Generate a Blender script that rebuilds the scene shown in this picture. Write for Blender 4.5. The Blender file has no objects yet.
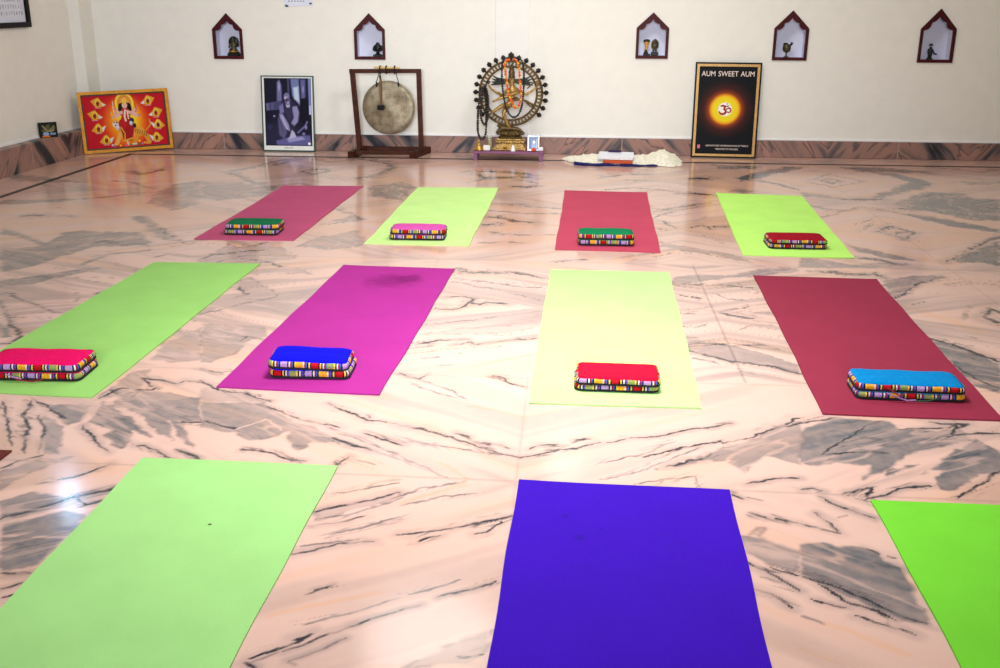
import bpy, math, random
import numpy as np
from mathutils import Vector, Matrix
random.seed(7)
C = bpy.context.scene.collection
PI = math.pi
def R(d): return math.radians(d)

# ------------------------------------------------------------------ helpers
def lin(c):
    return tuple(((v/255.0)/12.92 if v/255.0 <= 0.04045 else ((v/255.0+0.055)/1.055)**2.4) for v in c)

class MB:
    """collects shapes; build() links them as ONE mesh object"""
    def __init__(s): s.v=[]; s.f=[]; s.a=[]
    def add(s, v, f, a=None):
        o=len(s.v); s.v+= [tuple(p) for p in v]; s.f+= [tuple(i+o for i in q) for q in f]
        s.a += list(a) if a is not None else [0.0]*len(v)
        return s
    def box(s, c, d, rz=0, bev=0.0, M=None):
        x,y,z=[k/2 for k in d]; b=min(bev,x*.9,y*.9,z*.9)
        if b<=0:
            v=[(-x,-y,-z),(x,-y,-z),(x,y,-z),(-x,y,-z),(-x,-y,z),(x,-y,z),(x,y,z),(-x,y,z)]
            f=[(0,3,2,1),(4,5,6,7),(0,1,5,4),(1,2,6,5),(2,3,7,6),(3,0,4,7)]
        else:
            v=[];f=[]
            def ring(zz,i): return [(-x+i,-y,zz),(x-i,-y,zz),(x,-y+i,zz),(x,y-i,zz),(x-i,y,zz),(-x+i,y,zz),(-x,y-i,zz),(-x,-y+i,zz)]
            def sh(r,k): return [(p[0]*(x-k)/x,p[1]*(y-k)/y,p[2]) for p in r]
            rs=[sh(ring(-z,b),b),ring(-z+b,b),ring(z-b,b),sh(ring(z,b),b)]
            for r_ in rs: v+=r_
            for k in range(3):
                for i in range(8):
                    j=(i+1)%8; f.append((k*8+i,k*8+j,k*8+8+j,k*8+8+i))
            f.append(tuple(range(7,-1,-1))); f.append(tuple(range(24,32)))
        cz,sz=math.cos(rz),math.sin(rz)
        out=[]
        for p in v:
            q=Vector((p[0]*cz-p[1]*sz+c[0],p[0]*sz+p[1]*cz+c[1],p[2]+c[2]))
            out.append(M@q if M else q)
        return s.add(out,f)
    def bar(s, a, b, w, h):
        a=Vector(a); b=Vector(b); d=(b-a).normalized()
        up=Vector((0,0,1)) if abs(d.z)<.9 else Vector((0,1,0))
        sx=d.cross(up).normalized(); sy=sx.cross(d).normalized()
        v=[]
        for p in (a,b):
            for i,j in ((-1,-1),(1,-1),(1,1),(-1,1)): v.append(p+sx*(i*w/2)+sy*(j*h/2))
        return s.add(v,[(0,1,2,3),(7,6,5,4),(0,4,5,1),(1,5,6,2),(2,6,7,3),(3,7,4,0)])
    def tube(s, pts, r, n=8, closed=False, flat=None):
        pts=[Vector(p) for p in pts]; m=len(pts)
        if not hasattr(r,'__len__'): r=[r]*m
        v=[];f=[]; prev=None
        for i,p in enumerate(pts):
            if closed: d=(pts[(i+1)%m]-pts[i-1])
            else: d=pts[min(i+1,m-1)]-pts[max(i-1,0)]
            d=d.normalized() if d.length>1e-9 else Vector((0,0,1))
            if prev is None:
                up=Vector((0,1,0)) if abs(d.y)<.9 else Vector((1,0,0))
                a=d.cross(up).normalized()
            else:
                a=(prev-d*prev.dot(d)); a=a.normalized() if a.length>1e-6 else d.orthogonal().normalized()
            prev=a; b=d.cross(a)
            for k in range(n):
                t=2*PI*k/n; v.append(p+(a*math.cos(t)+b*math.sin(t))*r[i])
        for i in range(m if closed else m-1):
            j=(i+1)%m
            for k in range(n):
                l=(k+1)%n; f.append((i*n+k,i*n+l,j*n+l,j*n+k))
        if not closed:
            f.append(tuple(range(n-1,-1,-1))); f.append(tuple((m-1)*n+k for k in range(n)))
        if flat: v=[flat(p) for p in v]
        return s.add(v,f)
    def lathe(s, prof, c=(0,0,0), n=20, sx=1, sy=1):
        v=[];f=[];m=len(prof)
        for r,z in prof:
            for k in range(n):
                t=2*PI*k/n; v.append((c[0]+r*math.cos(t)*sx,c[1]+r*math.sin(t)*sy,c[2]+z))
        for i in range(m-1):
            for k in range(n):
                l=(k+1)%n; f.append((i*n+k,i*n+l,(i+1)*n+l,(i+1)*n+k))
        f.append(tuple(range(n-1,-1,-1))); f.append(tuple((m-1)*n+k for k in range(n)))
        return s.add(v,f)
    def ball(s, c, r, n=10, m=6):
        if not hasattr(r,'__len__'): r=(r,r,r)
        v=[(c[0],c[1],c[2]-r[2])];f=[]
        for i in range(1,m):
            a=-PI/2+PI*i/m
            for k in range(n):
                t=2*PI*k/n; v.append((c[0]+r[0]*math.cos(a)*math.cos(t),c[1]+r[1]*math.cos(a)*math.sin(t),c[2]+r[2]*math.sin(a)))
        v.append((c[0],c[1],c[2]+r[2])); L=len(v)-1
        for k in range(n):
            l=(k+1)%n; f.append((0,1+l,1+k)); f.append((L,L-n+k,L-n+l))
            for i in range(m-2): f.append((1+i*n+k,1+i*n+l,1+(i+1)*n+l,1+(i+1)*n+k))
        return s.add(v,f)
    def prism(s, poly, fn, d0, d1):
        """2-D polygon (a,b) extruded between depths, fn(a,b,d)->xyz"""
        n=len(poly); v=[fn(a,b,d0) for a,b in poly]+[fn(a,b,d1) for a,b in poly]
        f=[tuple(range(n)),tuple(range(2*n-1,n-1,-1))]+[(i,i+n,(i+1)%n+n,(i+1)%n) for i in range(n)]
        return s.add(v,f)
    def frame2(s, outer, inner, fn, d0, d1):
        """closed band between two loops of equal count, extruded d0(front)..d1(back)"""
        n=len(outer); v=[fn(a,b,d0) for a,b in outer]+[fn(a,b,d0) for a,b in inner]+[fn(a,b,d1) for a,b in outer]+[fn(a,b,d1) for a,b in inner]
        f=[]
        for i in range(n):
            j=(i+1)%n
            f+=[(i,j,n+j,n+i),(2*n+i,3*n+i,3*n+j,2*n+j),(i,2*n+i,2*n+j,j),(n+i,n+j,3*n+j,3*n+i)]
        return s.add(v,f)
    def build(s, name, mat, parent=None, smooth=False, local=False, attr=None):
        me=bpy.data.meshes.new(name)
        off=Vector((0,0,0))
        if parent is not None and not local: off=wloc(parent)
        me.from_pydata([tuple(Vector(p)-off) for p in s.v],[],s.f)
        if attr:
            at=me.attributes.new(attr,'FLOAT','POINT'); at.data.foreach_set('value',np.array(s.a,dtype=np.float32))
        if mat: me.materials.append(mat)
        import bmesh
        bm=bmesh.new(); bm.from_mesh(me); bmesh.ops.recalc_face_normals(bm,faces=bm.faces[:]); bm.to_mesh(me); bm.free()
        if smooth:
            me.polygons.foreach_set('use_smooth',[True]*len(me.polygons))
            if smooth!='all':
                me.set_sharp_from_angle(angle=R(40))
        o=bpy.data.objects.new(name,me); C.objects.link(o)
        if parent is not None: o.parent=parent
        return o
def wloc(o):
    p=Vector(o.location)
    while o.parent: o=o.parent; p+=Vector(o.location)
    return p
def tag(o,label,cat,group=None):
    o['label']=label; o['category']=cat
    if group: o['group']=group
    return o
def thing(name,loc,label,cat,group=None,rz=0):
    o=bpy.data.objects.new(name,None); C.objects.link(o); o.location=loc; o.rotation_euler=(0,0,rz)
    o.empty_display_size=.05
    return tag(o,label,cat,group)
def struct(o): o['kind']='structure'; return o

# ------------------------------------------------------------------ materials
def newmat(name):
    m=bpy.data.materials.new(name); m.use_nodes=True
    nt=m.node_tree; b=nt.nodes['Principled BSDF']
    return m,nt,b
def N(nt,t,**kw):
    n=nt.nodes.new(t)
    for k,v in kw.items():
        if k.startswith('i_'):
            key=k[2:]; n.inputs[int(key) if key.isdigit() else key].default_value=v
        else: setattr(n,k,v)
    return n
def plain(name,rgb,rough=.6,metal=0.0,var=.12,scale=40,bump=0.0,spec=.5):
    """procedural single colour with noise variation and optional bump"""
    m,nt,b=newmat(name); c=lin(rgb)
    tc=N(nt,'ShaderNodeTexCoord'); nz=N(nt,'ShaderNodeTexNoise'); nz.inputs['Scale'].default_value=scale; nz.inputs['Detail'].default_value=4
    nt.links.new(tc.outputs['Object'],nz.inputs['Vector'])
    r=N(nt,'ShaderNodeValToRGB'); r.color_ramp.elements[0].position=.3; r.color_ramp.elements[1].position=.7
    r.color_ramp.elements[0].color=(*[max(0,k*(1-var)) for k in c],1); r.color_ramp.elements[1].color=(*[min(1,k*(1+var)) for k in c],1)
    nt.links.new(nz.outputs['Fac'],r.inputs['Fac']); nt.links.new(r.outputs['Color'],b.inputs['Base Color'])
    b.inputs['Roughness'].default_value=rough; b.inputs['Metallic'].default_value=metal; b.inputs['Specular IOR Level'].default_value=spec
    if bump:
        bp=N(nt,'ShaderNodeBump'); bp.inputs['Strength'].default_value=bump; bp.inputs['Distance'].default_value=.002
        nt.links.new(nz.outputs['Fac'],bp.inputs['Height']); nt.links.new(bp.outputs['Normal'],b.inputs['Normal'])
    return m
def attrcol(name,rough=.4,spec=.3,attr='col'):
    m,nt,b=newmat(name); a=N(nt,'ShaderNodeAttribute'); a.attribute_name=attr
    nt.links.new(a.outputs['Color'],b.inputs['Base Color']); b.inputs['Roughness'].default_value=rough; b.inputs['Specular IOR Level'].default_value=spec
    return m

def vnoise(x,y,seed=0):
    xi=np.floor(x).astype(np.int64); yi=np.floor(y).astype(np.int64); fx=x-xi; fy=y-yi
    def h(a,b):
        n=(a*374761393+b*668265263+seed*1442695041)&0xffffffff
        n=((n^(n>>13))*1274126177)&0xffffffff
        return ((n^(n>>16))&0xffff)/65535.0
    u=fx*fx*(3-2*fx); v=fy*fy*(3-2*fy)
    return (h(xi,yi)*(1-u)+h(xi+1,yi)*u)*(1-v)+(h(xi,yi+1)*(1-u)+h(xi+1,yi+1)*u)*v
def fbm(x,y,seed=0,o=4):
    r=0;a=.5;t=0
    for k in range(o): r=r+a*vnoise(x*2**k,y*2**k,seed+k*17); t+=a; a*=.5
    return r/t
def sstep(a,b,x): t=np.clip((x-a)/(b-a),0,1); return t*t*(3-2*t)

# ------------------------------------------------------------------ room
YW=9.455      # plaster plane of the back wall
YS=9.44       # face of the marble skirting
ZC=3.1
XR=4.42
def xl_ledge(y): return -4.428+.033*(y-7.8)
def xl_wall(y): return xl_ledge(y)-.105

def grid_mesh(name,xs,ys,z,mat,attrs):
    nx,ny=len(xs),len(ys)
    X,Y=np.meshgrid(xs,ys)
    co=np.stack([X.ravel(),Y.ravel(),np.full(X.size,z)],1).astype(np.float32)
    idx=np.arange(nx*ny).reshape(ny,nx)
    q=np.stack([idx[:-1,:-1],idx[:-1,1:],idx[1:,1:],idx[1:,:-1]],-1).reshape(-1,4).astype(np.int32)
    me=bpy.data.meshes.new(name); me.vertices.add(len(co)); me.vertices.foreach_set('co',co.ravel())
    me.loops.add(q.size); me.loops.foreach_set('vertex_index',q.ravel())
    me.polygons.add(len(q)); me.polygons.foreach_set('loop_start',np.arange(0,q.size,4,dtype=np.int32))
    me.update(calc_edges=True)
    for k,a in attrs.items():
        at=me.attributes.new(k,'FLOAT_COLOR','POINT')
        at.data.foreach_set('color',np.concatenate([a.reshape(-1,3),np.ones((a.size//3,1))],1).astype(np.float32).ravel())
    me.materials.append(mat)
    o=bpy.data.objects.new(name,me); C.objects.link(o); return o

# --- book-matched marble: mineral veins laid by hand on the slabs (millimetres on the floor), kind+width then points
VEINS="""g600 -3206,5414 -3017,5504 -3042,5871 -2958,5935 -2764,5896 -2595,5911 -2418,5659 -2516,5549 -2699,5533 -2779,5333 -2813,5105 -2936,4926
g600 -3499,5943 -3319,5846 -2996,5556 -3030,5528 -3275,5740 -3410,5783
g500 -3982,6818 -3653,6886 -3390,6949 -3592,6766 -3897,6665
g550 -2864,6367 -2786,6407 -2298,5722 -2368,5715
d10 -2772,6388 -2517,6032 -2329,5772 -2217,5667
g450 -3009,7561 -2858,7710 -2538,6807 -2639,6587 -2909,6808 -2999,7142
d42 -3536,6292 -3514,6339 -3436,6347
d26 -3293,6360 -3233,6333
d31 -3610,8119 -3421,7988 -3369,8195 -3379,8351
s44 -3570,7687 -3379,7614 -3170,7415 -3050,7384
s58 -3390,6949 -3268,7038 -3145,7168 -3044,7178
d18 -2755,5603 -2719,5684 -2549,5571 -2501,5626 -2402,5559
s29 -2268,5286 -2218,5359
s42 -2602,5081 -2548,5353 -2456,5408 -2341,5467
g400 -4567,7875 -4352,7847 -3978,7694 -3730,7580 -3944,7560 -4325,7614
d25 -2178,8261 -2078,8406 -1981,8280 -2080,8070 -2178,8261
s39 -2800,8149 -2630,8534 -2537,8827 -2372,9022
s36 -2800,8149 -2521,7789 -2289,7543 -2165,7486
s41 -2774,8171 -2587,8506 -2437,8722
g400 -2800,8149 -2745,8185 -2386,7711 -2165,7486 -2277,7501 -2537,7787
g350 -2550,8380 -2383,8785 -2286,8971 -2372,9022 -2537,8827
s54 -2149,9009 -1848,8956 -1640,8802 -1464,8489 -1612,8019 -1719,7914
g350 -1860,9014 -1545,8869 -1431,8600 -1500,8030 -1612,8019 -1477,8466 -1630,8746
g450 -2847,7666 -2571,7693 -2190,7466 -2173,7142 -2452,6962 -2618,7022
s19 -1643,6819 -1456,6595 -1325,6413 -1510,6242
g350 -1588,6824 -1325,6413 -1511,6303 -1579,6206 -1429,6467
g400 -1515,5845 -1286,6087 -1206,5873 -1189,5667 -1351,5554 -1534,5637
g500 -1518,7617 -1303,7815 -1184,7081 -1425,7212
d19 -2002,5287 -1975,5404 -1856,5462 -1713,5522
d12 -1791,5328 -1623,5253 -1497,5156
s26 -1920,5553 -1810,5612 -1758,5718
s21 -1949,5138 -1805,5372 -1575,5439
g300 -1971,5598 -1649,5626 -1484,5355 -1737,5156 -1979,5222
d53 -760,8350 -681,8399 -463,8379 -308,8244
d41 -743,8251 -670,8063 -545,8123 -401,8147 -287,8101
s33 -542,7030 -385,7008 -271,6947 -48,6862
d26 -533,6582 -355,6471 -196,6393
d28 -549,6300 -450,6339
s25 -529,5802 -414,5838 -260,5837
d34 -357,7011 -315,7000
s20 -74,5389 24,5433 112,5486
g500 -1308,7815 -1152,7609 -1183,7044
s38 -536,6782 -314,6701 -59,6691
s27 -507,6100 -281,6037 -63,6084
s43 -795,7865 -513,8126 -216,7875
d29 -425,7705 -302,7690 -243,7757
g650 1314,8238 1562,8579 1849,8872 1995,8919 1965,8776 1677,8489 1503,8227 1359,8120
g600 1242,8922 1478,8890 1651,8907 1589,8738 1287,8740
s64 1495,8179 1620,8008 1752,7759
s64 254,8201 420,8315 686,8391
s46 410,8074 708,8056
d52 956,8174 1123,8238
d55 875,7551 1004,7523 1058,7488
g500 1215,7666 1304,7759 1404,7642 1301,7551
s60 573,6851 777,7009 901,7129 1018,7176
d16 590,6557 637,6499 672,6322
d21 571,6313 617,6271
d16 763,6360 872,6429 905,6297
d29 917,6392 1021,6413
g400 552,5925 684,5834 831,5724 955,5639 996,5483 822,5651 671,5710 544,5822
s19 543,6616 662,6791 920,7058
s39 240,7615 546,7729 835,7588
d22 2019,8230 2106,8334 2160,8197 2075,8070 2019,8230
s18 1903,8200 2154,8536 2310,8203 2028,7871 1903,8200
g650 2329,8920 2555,8942 3023,8775 2989,8668 2431,8665
g650 2532,8675 2704,8590 2883,8221 2662,7889 2264,7483 2191,7476 2563,8010 2715,8205 2608,8480
g800 2387,7418 2697,7766 2924,7746 2969,7550 3115,7486 2835,6763 2649,6746 2473,6993 2312,7261
d50 2101,7406 2136,7432
d45 1961,7416 2024,7384 2282,7446
d42 2119,7064 2164,7033
d45 2269,7113 2425,7092
g750 2196,7001 2459,6793 2589,6616 2724,6479 2678,6360 2506,6489 2332,6717
g450 1730,7674 1862,7604 2014,7398 1858,7461 1696,7508
s41 1659,7200 1759,7030 1916,7010 2027,7126
s35 1661,6719 1844,6934 2027,7126
d26 1938,6321 2043,6518 2084,6404 2141,6312 2040,6137 2000,6243 1938,6321
d34 2029,6301 2113,6337
s12 1830,6517 2033,6754
s8 1813,6310 2015,6688
d18 2086,5578 2342,5932 2645,6273
g750 2105,5603 2335,5882 2601,6161 2350,5514 2252,5593 2164,5585
g650 1638,5996 1755,5830 1873,5697 1953,5567 1830,5624 1672,5774
d21 1612,5628 1740,5616 1796,5509
g400 3067,8239 3277,8306 3420,8273 3383,8178 3154,8138
g500 1298,5600 1427,5588 1554,5488 1721,5546 1883,5516 1685,5421 1253,5383
g650 -2847,4764 -2663,4918 -2544,5052 -2439,5061 -2530,4929 -2668,4723 -2787,4657
d10 -2720,4572 -2591,4462 -2474,4389 -2346,4287 -2284,4277
s7 -2373,4602 -2267,4390
d17 -2257,4577 -2246,4642
g800 -2516,4166 -2428,4056 -2326,3926 -2367,3896
d14 -2658,4423 -2496,4197 -2421,4085 -2293,3929 -2289,3850 -2325,3821
g400 -1644,3903 -1587,4126 -1435,3698 -1521,3667 -1640,3681
g350 -1661,3295 -1646,3522 -1588,3593 -1549,3383 -1552,3284
d12 -1595,3494 -1507,3469 -1425,3434 -1410,3477 -1351,3461
d4 -1587,3495 -1509,3396
d10 -1570,3361 -1497,3367 -1491,3388
d12 -1652,3276 -1622,3377 -1593,3380
g450 -1603,3299 -1552,3353 -1446,3351 -1289,3286 -1263,3214 -1569,3189
g350 -1664,4828 -1623,4948 -1379,4617 -1464,4541 -1593,4431 -1640,4269 -1667,4345 -1598,4564 -1524,4639
d7 -1626,4775 -1524,4639
s10 -1623,4928 -1379,4617
s17 -1379,4617 -1519,4470 -1646,4284
g300 -1642,5131 -1404,5130 -1315,5035 -1596,5051
g450 -1599,4154 -1450,4138 -1306,4164 -1254,4015 -1314,3957 -1317,3779 -1382,3679 -1429,3675
d9 -1360,3940 -1347,4007 -1260,3974
d8 -1360,3481 -1294,3424 -1266,3386 -1130,3357 -1032,3297
s12 -1405,3608 -1314,3571 -1259,3598
g350 -1332,3401 -1202,3371 -1002,3294 -1286,3271
d18 -558,5183 -501,5138 -384,5136 -280,5145 -151,5076 -88,5042
s18 -539,5003 -328,4925 -104,4869
s15 -564,4942 -371,4828 -99,4657
d15 -599,4656 -506,4684 -444,4645 -461,4527 -530,4472 -615,4481
d17 -459,4610 -398,4565 -363,4594 -266,4576
s17 -625,4221 -464,4293 -309,4382 -103,4477
g180 -616,4095 -454,4193 -281,4236 -106,4279 -189,4158 -358,4103
d15 -606,3968 -520,4023 -403,4032
d13 -463,3962 -392,4007 -371,3970 -283,4016 -109,4083
s11 -563,3781 -499,3815
s11 -489,3706 -436,3726
p20 -457,3641 -289,3768 -126,3877
d10 -626,3627 -580,3577 -531,3559 -517,3625
s10 -561,3504 -461,3431 -377,3398
s10 -522,3549 -422,3474 -346,3381
d10 -269,3613 -231,3605 -205,3554 -127,3508
g500 543,5116 680,5188 824,5180 1012,5320 1149,5374 1256,5384 1238,5298 967,5172 849,5142 707,5071 619,5006 538,4999
d21 616,4976 694,5001
d12 540,4816 576,4784 630,4754 648,4738
s15 719,4849 783,4749 873,4723
d15 819,5004 931,4958
d13 694,4544 758,4581 858,4629
d22 705,4529 763,4487 855,4443
s16 878,4528 943,4533
s14 542,4547 690,4624
s16 527,4483 600,4489
s12 525,4289 576,4279 627,4341
s11 756,4265 812,4341 918,4350
g500 516,4162 570,4153 598,4102 673,4069 757,3999 850,3933 935,3845 914,3742 818,3801 731,3840 655,3857 512,3930 509,4056
d18 569,4074 672,4064
d16 508,3967 582,3911 663,3858 812,3812 914,3742
d12 682,4044 775,4065 845,4083
s17 515,3882 604,3830
s13 673,3767 757,3718 826,3680
g500 1615,5169 1806,5265 1953,5278 1797,5108 1597,4836 1579,4905
d13 1582,4817 1738,5046 1945,5269
d21 1342,5307 1491,5279 1586,5287
d18 1628,5291 1647,5211
d10 1647,4722 1709,4770
g350 1773,4526 1898,4727 1895,4694 1780,4496
d21 1896,4537 1993,4686 2005,4623
d36 1901,4537 1944,4466
d22 1542,4247 1620,4134 1738,3934
g700 1550,4221 1649,4124 1729,3910 1608,3598 1542,3654 1536,3759 1529,3871
s14 1714,4262 1759,4225
d13 1537,3895 1581,3720 1624,3640
p63 1594,4701 1700,4520 1805,4325
d5 -1983,3215 -1873,3061 -1841,2996 -1757,2859
d14 -1877,3224 -1843,3116 -1762,2969 -1731,2892 -1678,2805
d8 -1795,3120 -1709,2974 -1638,2808
g600 -1783,3104 -1774,3122 -1713,3057 -1640,2979 -1572,2813 -1625,2809
g650 -1807,3201 -1646,3214 -1626,3064 -1665,3044
g700 -1619,3170 -1623,3244 -1528,3160 -1338,2955 -1420,3005 -1390,2919 -1397,2872 -1495,2958 -1489,3007 -1602,3057
g600 -1595,3246 -1297,3309 -1221,3096 -1289,3091 -1161,2891 -1266,2992 -1336,3104 -1254,2945 -1325,2988 -1465,3147
d8 -1610,3031 -1520,2940 -1422,2840
d11 -1863,3225 -1810,3192 -1689,3093
d5 -1362,2898 -1276,2866 -1216,2812
d4 -1201,2872 -1123,2819
d12 -1289,3091 -1218,3088
d13 -1703,2695 -1671,2754 -1619,2802
g550 -1692,2675 -1611,2788 -1506,2811 -1601,2682 -1629,2561
d13 -1497,2637 -1456,2667 -1384,2755
s13 -1544,2607 -1494,2630
g700 -1589,2490 -1524,2557 -1420,2540 -1291,2613 -1310,2548 -1298,2574 -1402,2468 -1533,2389
d14 -1536,2394 -1461,2470 -1391,2542 -1306,2593
d10 -1385,2530 -1346,2497 -1300,2525
g700 -1516,2357 -1397,2457 -1319,2440 -1302,2321 -1488,2307
g750 -1488,2307 -1308,2320 -1312,2169 -1393,2135
d16 -1389,2127 -1314,2131
d10 -1350,2056 -1312,2090
d6 -1331,2023 -1307,2042
g550 -1286,3271 -1052,3290 -972,3186 -837,3093 -718,2988 -600,2920 -753,2969 -805,2965 -831,2886 -876,2960 -904,3038 -956,2985 -1004,2965 -1082,3023 -1206,3047
d11 -1226,3104 -1157,3084 -1079,3057
d10 -1041,3253 -951,3188 -863,3142 -800,3113 -739,3084
d11 -651,3049 -588,2998 -515,2957
d13 -748,3001 -671,2952 -600,2920
d10 -827,3289 -741,3223 -658,3158 -616,3153 -543,3125
d9 -674,3201 -655,3176
d6 -1002,2896 -919,2879 -863,2839 -814,2822
d5 -665,2862 -685,2810 -703,2753
s6 -649,2849 -565,2805
s9 -718,2988 -606,2919 -499,2854
s8 -715,3036 -503,2883
k6 -1087,3039 -1008,3139 -921,3053
d12 -685,2500 -652,2532 -578,2562 -464,2639
s9 -679,2455 -566,2504 -458,2602
d9 -666,2422 -600,2450 -531,2495
s8 -616,2377 -538,2421 -441,2496
s6 -665,2611 -594,2642 -474,2703
g280 -679,2501 -652,2532 -542,2583 -464,2639 -458,2602 -610,2495 -671,2444
d8 -544,3120 -500,3103 -414,3060 -357,3032 -280,2983 -205,2928 -127,2895 -65,2932 17,2976 127,3031
d15 -544,3120 -458,3093
d7 -355,3068 -302,3045
d7 -263,3008 -203,2997 -166,2962
d6 -104,2959 -86,2991 -9,3009
d7 43,3040 95,3065
s10 -505,2882 -432,2816 -349,2746
s7 -527,3019 -389,2967 -223,2919
p17 -325,3311 -180,3268 -126,3236 -6,3309
s11 -462,2614 -399,2670 -280,2725
s8 -452,2554 -346,2623 -232,2651
p11 -374,2849 -282,2738
p15 -454,2566 -280,2719
d7 -426,2397 -321,2427 -196,2492 -136,2520
d4 -228,2418 -191,2437 -157,2495
d8 211,3077 311,3101 395,3149 506,3191 580,3240
d7 145,3040 211,3069
g550 293,2859 369,2893 480,2990 525,3039 652,3112 700,3198 816,3276 742,2922 686,2947 647,2973 591,2896 563,2838 525,2905 541,2935 472,2930 396,2910
d10 261,2935 340,2986 402,3030
d10 408,3022 517,3078 522,3062 626,3110
d11 325,2875 397,2924 448,2935 478,2975
d12 626,3110 721,3200 792,3292 820,3294
d11 704,3216 722,3209 813,3258
s8 118,2763 242,2841 445,3018
s7 121,2888 249,2942 353,3057
d6 546,2767 629,2803 723,2830
s5 213,2744 311,2785 404,2815 412,2733
d10 498,2702 532,2679
s7 546,2693 588,2671
d5 544,2578 575,2569
d6 598,2571 663,2542
g400 515,2469 538,2510 564,2506 540,2463
g720 800,3206 945,3313 1122,3292 1135,3225 1262,3210 1334,3266 1345,3151 1174,3060 1088,3023 1040,2946 990,2899 904,2824 959,2939 856,2946 800,2913 744,2937
g780 1364,3169 1400,3063 1337,2899 1246,2878 1225,2836 1138,2771 1115,2788 1120,2855 1175,2914 1126,2910 1061,2857 1187,2986
g750 978,2857 1011,2908 1106,2944 1035,2889
d16 839,3003 913,3024 977,3029 1036,3019
s10 822,2958 880,2992 939,2981
d4 1027,3241 941,3135 826,3002
d11 1135,3225 1230,3232 1300,3246
d11 1300,3246 1340,3283 1291,3179 1246,3143
d18 1257,3294 1299,3280 1374,3286 1328,3248
d15 1293,3188 1393,3212 1457,3209
d5 840,2735 880,2757 919,2773 888,2719
d6 871,2699 940,2724 1000,2773 1092,2806
d11 1147,2730 1250,2825 1345,2920
d12 809,3250 945,3313
d7 756,2697 795,2645 879,2587
d5 714,2609 740,2553 762,2488
d7 661,2541 725,2513 762,2488
s10 769,2584 802,2604
d6 703,2743 742,2759 767,2742
p35 1162,2741 1294,2789
g780 638,2428 698,2443 731,2425 807,2420 835,2392 842,2363 876,2327 868,2173 865,2078 797,2093 743,2146 687,2202 605,2273
d10 604,2268 671,2237 731,2188 767,2148 817,2099 865,2078
d15 807,2346 834,2333 875,2322
d7 638,2243 682,2185 702,2152 753,2131 784,2096
d6 699,2102 746,2073 786,2057 815,2036
d6 615,2162 649,2144 684,2134
d10 849,2388 874,2370
d6 807,2420 834,2387
s4 568,2092 626,2064
p22 630,2065 687,2022 777,1955
p12 542,1966 616,1915
g620 485,2459 553,2453 629,2386 608,2287 568,2284 488,2376
d8 475,2325 501,2298
d9 532,2305 558,2283 604,2268
d5 492,2307 534,2263 589,2195
d5 479,2200 519,2176 556,2124
s4 499,2256 547,2227
d9 -691,2275 -641,2294 -575,2330 -483,2352
s7 -682,2311 -607,2332 -527,2359
d7 -586,2114 -551,2135
s7 -579,1969 -529,1997 -450,2044 -378,2104
d5 -670,1839 -648,1855 -610,1880 -559,1928
d13 -591,1911 -552,1936
d7 -603,1869 -569,1894 -523,1931 -476,1965 -420,2013 -368,2041
d5 -579,1832 -550,1855 -506,1895 -472,1927
d8 -676,1825 -646,1806
d6 -579,1832 -560,1816
p17 -667,1999 -562,2056 -430,2117
d7 -376,2366 -318,2397
s7 -365,2114 -310,2140 -242,2190
d9 -368,2041 -325,2070
d5 -292,2111 -213,2147 -152,2183
g350 -333,1824 -257,1906 -200,1963 -151,1982 -151,1885 -194,1854
d6 -218,1880 -175,1884 -153,1892"""
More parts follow.
